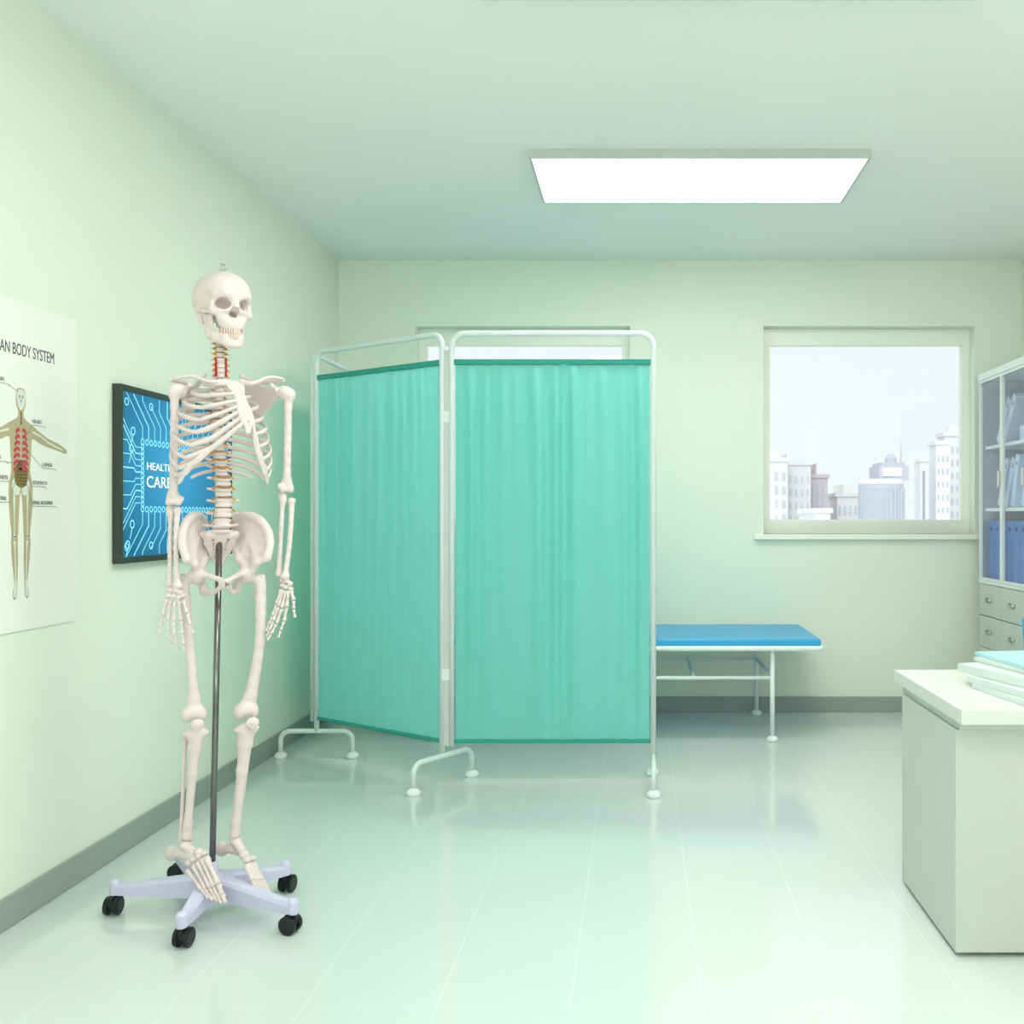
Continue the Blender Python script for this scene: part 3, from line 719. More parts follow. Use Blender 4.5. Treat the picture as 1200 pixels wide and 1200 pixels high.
# ------------------------------------------------------------------ desk with books
DX0, DX1 = .815, 2.2; DYF, DYB = 2.48, 3.135; DZ = .66
dk = empty('desk', ((DX0+DX1)/2, 2.81, 0)); tag(dk, 'pale grey green office desk in the right foreground with panel sides', 'desk')
DO = Vector(((DX0+DX1)/2, 2.81, 0))
def db(lo, hi, name, m, bev=.002, label=None, par=None): return MB().box(Vector(lo)-DO, Vector(hi)-DO).build(name, M[m], par or dk, bevel=bev, label=label)
db((DX0, DYF, DZ-.038), (DX1, DYB, DZ), 'desktop', 'desk', .002)
db((DX0+.014, 2.535, DZ-.062), (DX1-.01, 3.09, DZ-.038), 'apron', 'desk_body', .001)
db((.825, 2.558, .012), (1.25, 3.08, DZ-.066), 'pedestal', 'desk_body', .002)
db((1.85, 2.558, .012), (2.19, 3.08, DZ-.066), 'pedestal', 'desk_body', .002)
db((1.25, 2.62, .12), (1.85, 2.64, DZ-.062), 'modesty_panel', 'desk_body', .001)
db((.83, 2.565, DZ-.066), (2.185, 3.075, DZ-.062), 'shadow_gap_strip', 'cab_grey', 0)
for x in (.86, 1.21, 1.89, 2.15):
    for y in (2.6, 3.04):
        MB().lathe([(.018, 0), (.02, .004), (.016, .012)], Vector((x, y, 0))-DO, 14).build('foot', M['base'], dk)
def book(name, label, loc, rz, w, d, h, m, grp='books and papers piled on the desk', cat='book'):
    r = empty(name, loc, rz); tag(r, label, cat, grp)
    c_ = MB().box((0, 0, 0), (w, d, .003)).box((0, 0, h-.003), (w, d, h)).box((0, 0, .003), (.004, d, h-.003))
    c_.build('cover', M[m], r, bevel=.001)
    MB().box((.005, .004, .0035), (w-.004, d-.004, h-.0035)).build('pages', M['pages'], r)
    return r
book('book', 'thin pale green book lying lowest of the pile on the desk', (.995, 2.50, DZ+.0005), R(9), .22, .30, .014, 'book')
book('book', 'white green book lying on the lowest book of the desk pile', (1.01, 2.525, DZ+.015), R(13), .22, .30, .018, 'book')
book('book', 'thick pale book jutting out furthest left in the desk pile', (1.025, 2.60, DZ+.034), R(17), .22, .30, .024, 'book')
book('book', 'mint covered book lying just under the topmost cyan folder', (1.065, 2.635, DZ+.059), R(13), .22, .30, .012, 'book')
book('folder', 'pale cyan folder topmost of the pile on the desk', (1.055, 2.655, DZ+.072), R(8), .23, .31, .010, 'book_cyan', cat='folder')

# blue chair behind the desk
ch = empty('office_chair', (1.71, 3.62, 0), R(4)); tag(ch, 'bright blue chair behind the desk, just entering at the right edge', 'chair')
S = SDF(); 
for q in range(17):
    x = -.2+q*.4/16
    S.seg((x, .045*(abs(x)/.2)**2*-1+.19, .50), (x, .045*(abs(x)/.2)**2*-1+.22, .745), .022, .022, k=.03)
S.mesh('backrest', M['blue'], ch, h=.007)
S = SDF(); 
for q in range(6): S.seg((-.19, -.2+q*.072, .42), (.19, -.2+q*.072, .42), .025, k=.03)
S.mesh('seat', M['blue'], ch, h=.009)
MB().sweep(catmull([(0, .12, .40), (0, .2, .42), (0, .225, .5), (0, .235, .58)]), .018, .008, up=(1, 0, 0)).build('back_support', M['steel'], ch, smooth=True)
MB().sweep([(0, 0, .08), (0, 0, .40)], .022, seg=14).build('column', M['steel'], ch, smooth=True)
for k in range(5):
    a = R(72*k+20); e = Vector((math.cos(a)*.25, math.sin(a)*.25, .065)); lg = MB().sweep([(0, 0, .09), e], [.02, .014]).build('base_leg', M['steel'], ch, smooth=True)
    wv_ = MB().sweep([e+Vector((-math.sin(a)*.014, math.cos(a)*.014, -.037)), e+Vector((math.sin(a)*.014, -math.cos(a)*.014, -.037))], .028, seg=16); wv_.build('wheel', M['black'], lg)

# ------------------------------------------------------------------ SKELETON ON ITS ROLLING STAND
OX, OY = -1.237, 2.84; YAW = R(30)
sk = empty('anatomical_skeleton', (OX, OY, 0), YAW)
tag(sk, 'life size anatomical skeleton model hanging on a chrome pole with five wheeled lilac base', 'skeleton model')
LX, LY = math.cos(YAW), math.sin(YAW); FX, FY = math.sin(YAW), -math.cos(YAW)
def B(px, py, f):                 # point of the figure: bearing and height as surveyed, f = metres in front of the pole
    k = (px-VX)/FOC
    l = (k*(OY+f*FY)-(OX+f*FX))/(LX-k*LY); Y = OY+f*FY+l*LY
    return Vector((l, -f, EYE-(py-VY)*Y/FOC))
def W(px, py):                    # floor point to local
    Y = FOC*EYE/(py-VY); X = (px-VX)*Y/FOC; dx, dy = X-OX, Y-OY
    return Vector((dx*LX+dy*LY, -dx*LY+dy*LX, 0))
bone = M['bone']
# --- stand
pole_top = B(257, 628, .012); pole_bot = Vector((0, 0, .06))
MB().sweep([pole_bot, pole_top], .0088, seg=20).build('pole', M['chrome'], sk, smooth=True, label='chrome pole')
MB().lathe([(.038, .052), (.043, .06), (.043, .108), (.034, .118), (.02, .122), (.016, .15), (.0115, .152)], (0, 0, 0), 28).build('base_hub', M['stand'], sk, smooth=True)
cast = [(135, 1070), (213, 1111), (344, 1094), (335, 1046), (212, 1031)]
for (cxp, cyp) in cast:
    e = W(cxp, cyp); L = e.length; a = math.atan2(e.y, e.x)
    lg = MB(); n = 8; prof = []
    rings = []
    for i in range(n+1):
        s = i/n; x = L*s; w = .028*(1-s)+.014*s; zt = .118*(1-s)+.083*s; zb = .052*(1-s)+.056*s
        rings.append([(x, -w, zb), (x, w, zb), (x, w, zt-.008), (x, w*.75, zt), (x, -w*.75, zt), (x, -w, zt-.008)])
    mt = Matrix.Rotation(a, 4, 'Z'); b0 = 0
    for rg in rings: lg.v += [mt @ Vector(p) for p in rg]
    for i in range(n):
        for k in range(6): k2 = (k+1) % 6; lg.f.append([i*6+k, i*6+k2, i*6+6+k2, i*6+6+k])
    lg.f.append(list(range(6))[::-1]); lg.f.append([n*6+k for k in range(6)])
    lg.lathe([(.014, .055), (.0155, .06), (.0155, .088), (.011, .096), (.004, .098)], e, 16)
    lgo = lg.build('base_leg', M['stand'], sk)
    # twin wheel caster
    ca = random.Random(cxp).uniform(0, 6.28); u = Vector((math.cos(ca), math.sin(ca), 0)); vv = Vector((-u.y, u.x, 0)); c0 = e+u*.010
    cs = MB(); cs.sweep([e+Vector((0, 0, .036)), e+Vector((0, 0, .056))], .009)
    cs.sweep([c0+vv*.006+Vector((0, 0, .034)), c0-vv*.006+Vector((0, 0, .034))], .021, seg=20)
    cso = cs.build('caster', M['black'], sk, smooth=False)
    for sg in (-1, 1):
        ww = MB(); P = [c0+vv*sg*q+Vector((0, 0, .026)) for q in (.007, .009, .019, .022)]
        ww.sweep(P, [.023, .026, .026, .020], seg=28); ww.build('wheel', M['black'], cso)

# --- skull
def pf(l, f, z): return (l, -f, z)
S = SDF()
S.ell(pf(0, -.031, .024), (.0725, .088, .068), k=.02)
S.ell(pf(0, .010, .034), (.058, .052, .050), k=.03)
S.ell(pf(0, -.070, .002), (.056, .050, .046), k=.03)
S.ell(pf(0, -.03, -.018), (.052, .062, .026), k=.02)
S.ell(pf(0, .012, -.022), (.040, .038, .034), k=.02)
for s in (1, -1):
    S.ell(pf(s*.079, .022, .002), (.020, .030, .030), k=.015, cut=True)
for s in (1, -1):
    S.line([pf(s*.008, .060, .020), pf(s*.028, .058, .026), pf(s*.046, .043, .020)], [.0065, .006, .0055], k=.014)
    S.line([pf(s*.050, .037, .016), pf(s*.054, .034, -.004), pf(s*.053, .036, -.022)], [.006, .0045, .007], k=.008)
    S.ell(pf(s*.048, .042, -.027), (.013, .011, .011), k=.010)
    S.line([pf(s*.054, .034, -.029), pf(s*.065, .008, -.028), pf(s*.066, -.012, -.026), pf(s*.062, -.034, -.022)], [.0055, .0042, .0042, .006], k=.006)
    S.line([pf(s*.010, .062, -.006), pf(s*.022, .060, -.020), pf(s*.038, .052, -.023)], [.006, .006, .006], k=.010)
    S.ell(pf(s*.024, .044, -.042), (.018, .017, .022), k=.012)
    S.line([pf(s*.054, -.038, -.028), pf(s*.050, -.032, -.055)], [.014, .008], k=.012)
    S.line([pf(s*.020, .004, -.03), pf(s*.018, .0, -.062)], [.006, .004], k=.006)
S.line([pf(0, .060, .014), pf(0, .073, -.008)], [.008, .0050], k=.010)
S.ell(pf(0, .038, -.060), (.031, .032, .020), k=.014)
S.ell(pf(0, .052, -.066), (.023, .018, .014), k=.010)
S.ell(pf(0, .004, -.042), (.024, .022, .030), k=.012)
for s in (1, -1):
    S.ell(pf(s*.0305, .058, -.003), (.0190, .048, .0165), k=.003, cut=True, rot=Matrix.Rotation(s*R(14), 3, 'Z').to_quaternion())
    S.line([pf(0, .072, -.019), pf(s*.0055, .068, -.041)], [.0065, .0085], k=.002, cut=True)
    S.line([pf(s*.003, .060, -.024), pf(s*.006, .036, -.038)], [.007, .010], k=.002, cut=True)
skull = S.mesh('skull', bone, sk, h=.0015)
sp = B(264.0, 357.0, .040)
skull.location = sp; skull.rotation_euler = (R(6), 0, R(17))
S = SDF()
for s in (1, -1):
    for dz, rr in ((0, .0078), (.010, .0066), (.017, .0056)):
        S.line(([pf(0, .060-dz*.1, -.112+dz), pf(s*.020, .055, -.111+dz), pf(s*.035, .030, -.104+dz), pf(s*.043, .008, -.095+dz), pf(s*.046, -.002, -.086+dz)])[:3 if dz > .012 else 5], rr, k=.010)
    g, a_, b2, c2 = pf(s*.047, -.008, -.080), pf(s*.042, .026, -.094), pf(s*.047, .018, -.040), pf(s*.052, -.018, -.032)
    S.tri(g, a_, b2, .0042, k=.006).tri(g, b2, c2, .0042, k=.006)
    S.line([b2, pf(s*.049, .016, -.022)], [.005, .003], k=.004)
    S.line([c2, pf(s*.053, -.018, -.024)], [.006, .007], k=.004)
S.ell(pf(0, .062, -.117), (.018, .009, .009), k=.010)
for s in (1, -1): S.ell(pf(s*.050, .000, -.026), (.02, .009, .008), k=.004, cut=True)
S.mesh('jaw', bone, skull, h=.0015)
te = MB()
for row, z0, z1, cf in ((0, -.0845, -.072, .0745), (1, -.0975, -.0850, .0735)):
    for i in range(14):
        x = (i-6.5)*.0046*(1 if row == 0 else .97); x = x*(1+.0*abs(x)); y = cf-40*x*x
        ang = math.atan2(-80*x, 1); mt = Matrix.Translation(pf(x, y-.004, 0)) @ Matrix.Rotation(-ang, 4, 'Z')
        wd_ = .00215*math.sqrt(1+(80*x)**2)**.55
        te.box((-wd_, -.004, z0), (wd_, .004, z1), mt)
te.build('teeth', M['gum'], skull, bevel=.0008, label='faintly pink teeth')
ho = MB(); hc = Vector((0, .03, .092)); ho.sweep([hc+Vector((0, 0, -.004)), hc+Vector((0, 0, .008))], .0035)
ho.sweep([hc+Vector((.009*math.sin(a), 0, .018-.010*math.cos(a))) for a in np.linspace(0, 2*PI, 17)], .0025, up=(0, 1, 0), seg=8)
ho.sweep([hc+Vector((.004+.008*math.sin(a), .002, .016-.008*math.cos(a))) for a in np.linspace(0, 4.6, 12)], .002, up=(0, 1, 0), seg=8)
ho.build('hook', M['steel'], skull, smooth=True, label='steel hanging hook')

# --- spine
spx = [(400, 258, .022), (410, 258, .026), (425, 259, .034), (442, 259, .024), (460, 257, .006), (490, 255, -.008), (520, 256, -.002), (545, 259, .014), (565, 262, .034), (590, 263, .050), (610, 261, .046), (624, 259, .036)]
def SP(y):
    ys = [a[0] for a in spx]
    return B(float(np.interp(y, ys, [a[1] for a in spx])), y, float(np.interp(y, ys, [a[2] for a in spx])))
def spine_rot(y):
    d = (SP(y-6)-SP(y+6)).normalized(); return math.atan2(-d.y, d.z)
def vert_mesh(kind):
    S = SDF()
    if kind == 'cervical': w, d, h, tp, spn, r0 = .0105, .008, .0058, .024, .028, .0028
    elif kind == 'thoracic': w, d, h, tp, spn, r0 = .0135, .0125, .0085, .030, .045, .0040
    else: w, d, h, tp, spn, r0 = .0235, .0175, .0125, .043, .052, .0048
    for z in (-.8, -.35, .35, .8):
        kk = 1 if abs(z) > .5 else .86
        S.ell((0, 0, z*h), (w*kk, d*kk, h*.38), k=h*.6)
    for s in (1, -1):
        S.line([(s*w*.6, d*.7, 0), (s*w*.8, d*1.6, 0)], r0, k=.004)
        S.line([(s*w*.8, d*1.5, 0), (s*tp, d*1.7+(.012 if kind == 'thoracic' else -.002), .003)], [r0*1.1, r0*.8], k=.003)
        S.line([(s*w*.8, d*1.6, 0), (0, d*2.3, -.002)], r0, k=.004)
        S.line([(s*w*.75, d*1.7, -h*.9), (s*w*.75, d*1.6, h*.9)], r0, k=.003)
    S.line([(0, d*2.2, -.002), (0, d*1.4+spn, -(.022 if kind == 'thoracic' else .006))], [r0*1.1, r0*.8], k=.004)
    o = S.mesh('vertebra', bone, None, h=.0013)
    dm = MB().lathe([(w*.86, 0), (w*.93, .001), (w*.93, .0025), (w*.86, .0036)], (0, 0, h*1.02), 20)
    for i, v in enumerate(dm.v): v.y *= d/w
    dd = dm.build('intervertebral_disc', M['disc'], o, smooth=True, label='tan cartilage disc')
    nv = MB()
    for s in (1, -1):
        nv.sweep(catmull([(s*w*.65, d*.95, h*.95), (s*w*1.12, d*.65, h*.8), (s*(w*1.12+.007), d*.5, h*.35)]), ([.005, .0045, .003] if kind == 'cervical' else [.0035, .003, .0018]), seg=7)
    nn = nv.build('nerve_root', M['nerve'], o, smooth=True, label='amber nerve stubs')
    return o
VT = {k: vert_mesh(k) for k in ('cervical', 'thoracic', 'lumbar')}
used = set()
def put_vertebra(kind, y, sc_=1.0):
    o = VT[kind] if kind not in used else copy_tree(VT[kind]); used.add(kind)
    o.parent = sk; o.location = SP(y); o.rotation_euler = (-spine_rot(y), 0, 0); o.scale = (sc_,)*3
    return o
cy = [404+i*6.1 for i in range(7)]; ty_ = [448.5+i*9.45 for i in range(12)]; ly_ = [564+i*12.4 for i in range(5)]
for i, y in enumerate(cy): put_vertebra('cervical', y, .98+.02*i)
for i, y in enumerate(ty_): put_vertebra('thoracic', y, .92+.025*i)
for i, y in enumerate(ly_): put_vertebra('lumbar', y, .90+.03*i)
for s in (1, -1):
    MB().sweep([SP(y)+Vector((s*.0135, .002, 0)) for y in np.linspace(419, 441, 8)], .0030, seg=8).build('artery', M['artery'], sk, smooth=True, label='red vertebral artery')

# --- ribs, sternum, cartilage
st_top = B(273, 447, .070); st_mid = B(280, 462, .102); st_bot = B(291, 497, .160); st_x = B(291, 507, .166)
S = SDF()
def flatline(S, a, b_, wa, wb, th, side=Vector((1, 0, 0))):
    S.tri(a-side*wa, a+side*wa, b_-side*wb, th, k=.004).tri(a+side*wa, b_+side*wb, b_-side*wb, th, k=.004)
for t_, w_ in [(v, float(np.interp(v, [0, .1, .2, .3, .42, .55, .68, .8, .9, 1], [.020, .0205, .015, .010, .010, .0115, .0135, .0150, .0135, .009]))) for v in np.linspace(0, 1, 34)]:
    q = st_top.lerp(st_mid, t_/.3) if t_ < .3 else st_mid.lerp(st_bot, (t_-.3)/.7)
    S.line([q-Vector((w_, 0, 0)), q+Vector((w_, 0, 0))], 0.0045, k=.006)
flatline(S, st_bot, st_x, .008, .004, .0028)
S.ell(st_top+Vector((0, -.002, .008)), (.010, .012, .006), k=.004, cut=True)
S.ell(st_bot+Vector((0, -.004, .006)), (.0022, .01, .0022), k=.001, cut=True)
S.mesh('sternum', bone, sk, h=.0016)
Wd = [.052, .082, .102, .116, .126, .132, .137, .139, .136, .129, .118, .105]
FF = [.078, .105, .125, .142, .155, .163, .166, .163, .155, .143, .12, .09]
AE = [140, 146, 147, 146, 143, 138, 132, 123, 113, 103, 78, 55]
DR = [.022, .034, .048, .062, .076, .092, .110, .124, .132, .134, .12, .11]
def rib_pt(i, s, a, l0=None):
    p = SP(ty_[i]); fs = -p.y; fb = fs-.040; ff = FF[i]; dd = (ff-fb)/2; fc = (ff+fb)/2
    a_ = a; c = math.cos(a_)
    lx = p.x*(.5*(1+c))+ (.010+.0)*(1-c)/2+.006
    w = Wd[i]*.96
    return Vector((lx+s*w*(math.sin(a_)), -(fc-dd*c), p.z+.004-DR[i]*((1-c)/2)**1.0))
tips = {}
for i in range(12):
    for s in (1, -1):
        p = SP(ty_[i]); P = [p+Vector((s*.011, .008, .004)), p+Vector((s*.022, .022, .004))]
        a0 = math.asin(min(1, (.034/Wd[i]))); ae = R(AE[i])
        nn_ = 12 if i < 10 else 8
        P += [rib_pt(i, s, a0+(ae-a0)*k/nn_) for k in range(nn_+1)]
        P = catmull(P, 3); hgt = .0066 if i not in (0, 11) else .0052
        MB().sweep(P, [.0035]+[.0030]*6, [.0042]+[hgt]*4+[hgt*.95, hgt*.8], up=(0, .0, 1) if i else (0, -.3, 1), seg=8, round_ends=True).build('rib', bone, sk, smooth=True)
        tips[i, s] = P[-1]
def sp_at(t_, s, w=.012):
    q = st_top.lerp(st_mid, t_/.3) if t_ < .3 else st_mid.lerp(st_bot, (t_-.3)/.7); return q+Vector((s*w, 0, 0))
att = [.08, .30, .46, .60, .73, .86, .97]; attw = [.024, .012, .012, .013, .015, .013, .010]
cp = {}
for s in (1, -1):
    for i in range(7):
        a = tips[i, s]; e = sp_at(att[i], s, attw[i]); m1 = a.lerp(e, .45)
        m1.z -= [0, 0, 0, .002, .006, .012, .016][i]; m1.y -= .010 if i < 5 else .006
        P = catmull([a, a.lerp(m1, .5)+Vector((0, -.003, -.002 if i > 3 else 0)), m1, m1.lerp(e, .6)+Vector((0, -.003, 0)), e], 4)
        cp[i, s] = P
        MB().sweep(P, .0034, [.0064, .0064, .006, .0058] if i < 4 else [.0068, .0085, .008, .0062], up=(0, -.25, 1), seg=8, round_ends=True).build('costal_cartilage', bone, sk, smooth=True)
    for i in (7, 8, 9):
        a = tips[i, s]; Pu = cp[i-1, s]; e = Pu[len(Pu)*(9 if i == 7 else 8)//20]
        P = catmull([a, a.lerp(e, .5)+Vector((0, -.008, -.010)), e], 5); cp[i, s] = P
        MB().sweep(P, .0038, [.0066, .009, .0085], up=(0, -.25, 1), seg=8, round_ends=True).build('costal_cartilage', bone, sk, smooth=True)

# --- shoulder girdle
for s, pts in ((1, dict(gl=B(326, 460, .035), sup=B(283, 440, -.045), med=B(283, 452, -.062), inf=B(299, 494, -.066), acr=B(331, 446, .028), cor=B(319, 453, .060), lat=B(314, 478, -.02), c0=B(282, 447, .072), c1=B(297, 449, .085), c2=B(315, 442, .052), c3=B(331, 444, .036))),
               (-1, dict(gl=B(215, 459, .040), sup=B(240, 439, -.050), med=B(229, 452, -.066), inf=B(224, 496, -.070), acr=B(201, 445, .034), cor=B(223, 452, .070), lat=B(216, 480, -.02), c0=B(263, 447, .070), c1=B(245, 447, .085), c2=B(225, 441, .060), c3=B(202, 444, .042)))):
    S = SDF(); g_ = pts; th = .0024
    mid = (g_['gl']+g_['med']+g_['inf'])/3+Vector((0, .010, 0))
    ring = [g_['gl'], g_['lat'], g_['inf'], g_['med'], g_['sup'], g_['sup'].lerp(g_['gl'], .6)+Vector((0, 0, -.004))]
    for a, b_ in zip(ring, ring[1:]+ring[:1]): S.tri(mid, a, b_, th, k=.003)
    S.line([g_['gl'], g_['lat'], g_['inf']], [.009, .005, .005], k=.004)
    S.line([g_['inf'], g_['med'], g_['sup']], [.005, .004, .0055], k=.006)
    S.ell(g_['gl'], (.008, .012, .017), k=.006)
    base = g_['med'].lerp(g_['gl'], .15); S.line([base, g_['med'].lerp(g_['acr'], .6)+Vector((0, .012, .004)), g_['acr']], [.004, .006, .0075], k=.006)
    S.line([g_['gl']+Vector((-s*.006, -.004, .008)), g_['cor']+Vector((0, .014, .006)), g_['cor']], [.006, .006, .005], k=.004)
    S.mesh('scapula', bone, sk, h=.0018)
    MB().sweep(catmull([g_['c0'], g_['c1'], g_['c2'], g_['c3']], 6), [.0095, .0062, .0058, .006, .0075], [.0085, .006, .005, .0045, .0045], up=(0, 0, 1), seg=10, round_ends=True).build('clavicle', bone, sk, smooth=True)
    # pins at the shoulder
    MB().sweep([g_['gl'], g_['gl']+Vector((s*.018, 0, 0))], .004).build('joint_pin', M['hole'], sk, label='dark joint pin')

def long_bone(name, a, b_, rs, prox, dist, bow=(0, 0, 0), h=.0018, extra=None):
    a = Vector(a); b_ = Vector(b_); S = SDF(); n = 8
    P = [a.lerp(b_, i/n)+Vector(bow)*math.sin(PI*i/n) for i in range(n+1)]
    rr = [rs*(1.25 if i in (0, n) else 1.05 if i in (1, n-1) else 1) for i in range(n+1)]
    S.line(P, rr, k=.006)
    for c, r_ in prox+dist: S.ell(c, r_, k=.010)
    if extra: extra(S)
    return S.mesh(name, bone, sk, h=h)
# humeri
def humerus(hd, el, s):
    d = (el-hd).normalized(); X = Vector((1, 0, 0)); tw = Vector((math.cos(R(-20)), math.sin(R(-20))*1, 0))*1
    ax = Vector((.95, .3*s, 0)).normalized()
    long_bone('humerus', hd+Vector((s*.006, 0, -.012)), el+Vector((0, 0, .018)), .0100,
              [(hd+Vector((-s*.004, 0, .002)), (.020, .020, .020)), (hd+Vector((s*.012, -.004, -.004)), (.013, .014, .017))],
              [(el+ax*.002, (.009, .009, .008)), (el+ax*.014+Vector((0, 0, -.001)), (.0085, .010, .0105)), (el-ax*.012+Vector((0, 0, -.001)), (.0085, .010, .0105)), (el+ax*(-s)*.021+Vector((0, 0, .009)), (.008, .006, .007)), (el+Vector((0, .004, .016)), (.016, .007, .016))])
hR, eR = B(207.5, 458, .040), B(203, 588, .030)
hL, eL = B(335.5, 461, .045), B(336, 573, .035)
humerus(hR, eR, -1); humerus(hL, eL, 1)
def forearm(el, ua, ub, ra, rb_, s):
    long_bone('ulna', ua, ub, .0060, [(ua+Vector((0, .006, .006)), (.011, .010, .014)), (ua+Vector((0, -.004, -.010)), (.008, .008, .009))], [(ub, (.0075, .0075, .008))])
    long_bone('radius', ra, rb_, .0066, [(ra, (.0105, .0105, .006))], [(rb_, (.0125, .009, .010))], bow=(s*.004, 0, 0))
forearm(eR, B(200, 599, .022), B(199, 685, .045), B(208, 598, .040), B(208, 686, .065), -1)
forearm(eL, B(331.5, 583, .030), B(326.5, 672, .045), B(342, 587, .035), B(334, 675, .065), 1)
# hands: carpals as a part, fingers as sub-parts
def hand(car, digits):
    S = SDF()
    for c, r_ in car: S.ell(c, (r_*1.12, r_, r_*.98), k=.0012)
    h_ = S.mesh('hand', bone, sk, h=.0012, label=None)
    for dg in digits:
        mb = MB(); k = len(dg)-1; pr_ = [.0062, .0054, .0047, .0040]
        for i in range(k):
            a, b_ = Vector(dg[i]), Vector(dg[i+1]); d = (b_-a); g = .0012/max(d.length, .001)
            a2, b2 = a+d*g, b_-d*g; rr = pr_[i]*(1.0)
            mb.bone(a2, b2, rr*.62, rr*1.12, rr*1.08)
        mb.build('finger', bone, h_, smooth=True)
fr0 = .070
hand([(B(200, 692, .058), .0085), (B(206, 692, .066), .0085), (B(211, 694, .074), .008), (B(198, 698, .060), .008), (B(204, 699, .068), .0085), (B(210, 700, .078), .008), (B(215, 698, .084), .0075)],
     [[B(196, 701, .060), B(190.5, 722, .060), B(188, 734, .062), B(187, 742, .064), B(187, 748, .066)],
      [B(200, 703, .066), B(196.5, 727, .068), B(197.5, 740, .072), B(200, 750, .074), B(202, 756, .074)],
      [B(205, 704, .072), B(204, 729, .078), B(205, 744, .082), B(207, 755, .084), B(208, 762, .083)],
      [B(210, 704, .080), B(212, 728, .090), B(214, 743, .095), B(215, 755, .098), B(214, 763, .097)],
      [B(215, 703, .086), B(219, 719, .098), B(223, 733, .106), B(227, 743, .110)]])
hand([(B(331, 680, .052), .0075), (B(336, 681, .060), .008), (B(340, 684, .068), .0075), (B(331, 686, .056), .0075), (B(336, 688, .062), .008), (B(341, 690, .070), .007)],
     [[B(330, 690, .055), B(324.5, 708, .060), B(319, 722, .064), B(315, 732, .066), B(312, 740, .067)],
      [B(332, 691, .060), B(326.5, 711, .068), B(320, 728, .073), B(316, 739, .076), B(312, 747, .078)],
      [B(335, 692, .065), B(330.5, 713, .078), B(324, 731, .084), B(318, 743, .088), B(313, 751, .090)],
      [B(338, 692, .070), B(336, 712, .085), B(333, 728, .092), B(329, 739, .096), B(326, 748, .098)],
      [B(341, 692, .074), B(344.5, 704, .086), B(344, 714, .093), B(346, 724, .096)]])

# --- pelvis
hipL, hipR = B(290, 673, .032), B(229, 674, .032)
cL = (hipL+hipR)/2
def hip_bone(s):
    S = SDF()
    def q(px, py, f):
        p = B(px, py, f); d = p-cL
        return cL+Vector((-d.x*.84 if s < 0 else d.x, d.y, d.z))
    si_t = q(275, 614, -.055); cr = [q(279, 607, -.045), q(288, 604.5, -.022), q(298, 606, .004), q(307, 612, .028), q(314, 623, .050), q(316.5, 637, .068)]
    asis = q(313, 654, .084); aiis = q(301, 659, .068); ac = q(293, 671, .036); arc1 = q(274, 641, -.030); arc2 = q(280, 655, .0); si_b = q(269, 634, -.062)
    mid = q(294, 632, .004)+Vector((s*.0, .010, 0)); mid2 = q(291, 652, .018)+Vector((0, .004, 0))
    ring = [si_b, si_t]+cr+[asis, aiis, mid2, arc2, arc1]
    for a, b_ in zip(ring, ring[1:]+ring[:1]): S.tri(mid, a, b_, .0036, k=.020)
    S.tri(mid2, aiis, ac, .006, k=.01); S.tri(mid2, arc2, ac, .007, k=.01)
    S.line(catmull([si_t]+cr+[asis], 4), .0056, k=.014)
    S.line([asis, aiis, ac], [.005, .007, .015], k=.010)
    S.line([si_b, arc1, arc2, ac], [.009, .006, .008, .016], k=.010)
    hip = hipL if s > 0 else Vector((2*cL.x-hipL.x, hipL.y, hipL.z))
    hc_ = hip+Vector((-s*.004, 0, 0))
    S.ell(hc_, (.023, .025, .025), k=.010)
    sym = B(265, 681, .098); sym.x = cL.x+s*.005 + (B(265, 681, .098).x-cL.x)*.4
    isp = hc_+Vector((-s*.018, .040, -.020)); tub = hc_+Vector((-s*.022, .026, -.048)); inf_ = hc_+Vector((-s*.040, -.018, -.050))
    S.line([hc_+Vector((-s*.010, -.016, .004)), hc_.lerp(sym, .55)+Vector((0, -.006, .006)), sym], [.012, .0062, .008], k=.010)
    S.line([hc_+Vector((-s*.006, .014, -.008)), isp.lerp(tub, .5), tub], [.014, .010, .012], k=.010)
    S.line([tub, inf_, sym+Vector((0, .004, -.012))], [.010, .0062, .0075], k=.008)
    S.line([hc_+Vector((0, .02, .01)), isp], [.012, .004], k=.008)
    S.ell(hip+Vector((s*.018, -.003, -.002)), (.021, .020, .020), k=.004, cut=True)
    S.mesh('hip_bone', bone, sk, h=.0019)
    return sym
sy = hip_bone(1); hip_bone(-1)
MB().sweep([sy+Vector((-.006, .002, -.006)), sy+Vector((.004, .002, -.006))], .0085, .010, seg=12).build('pubic_cartilage', M['disc'], sk, smooth=True, label='tan pubic cartilage')
s1 = SP(622.5); s2 = s1+Vector((0, .030, -.035)); s3 = s2+Vector((0, .018, -.038)); s4 = s3+Vector((0, -.006, -.030))
S = SDF()
S.ell(s1, (.0245, .018, .008), k=.006)
flatline(S, s1+Vector((0, .012, -.010)), s2, .036, .034, .008); flatline(S, s2, s3, .036, .020, .006); flatline(S, s3, s4, .016, .006, .0045)
for s in (1, -1):
    S.line([s1+Vector((s*.016, .012, -.006)), s1+Vector((s*.044, .034, -.010))], [.009, .011], k=.014)
    for k in range(4):
        c = s2.lerp(s3, k/4-.25)+Vector((s*(.020-.002*k), -.004, 0)); S.seg(c+Vector((0, -.02, 0)), c+Vector((0, .0, 0)), .0032, k=.002, cut=True)
S.mesh('sacrum', bone, sk, h=.0018)

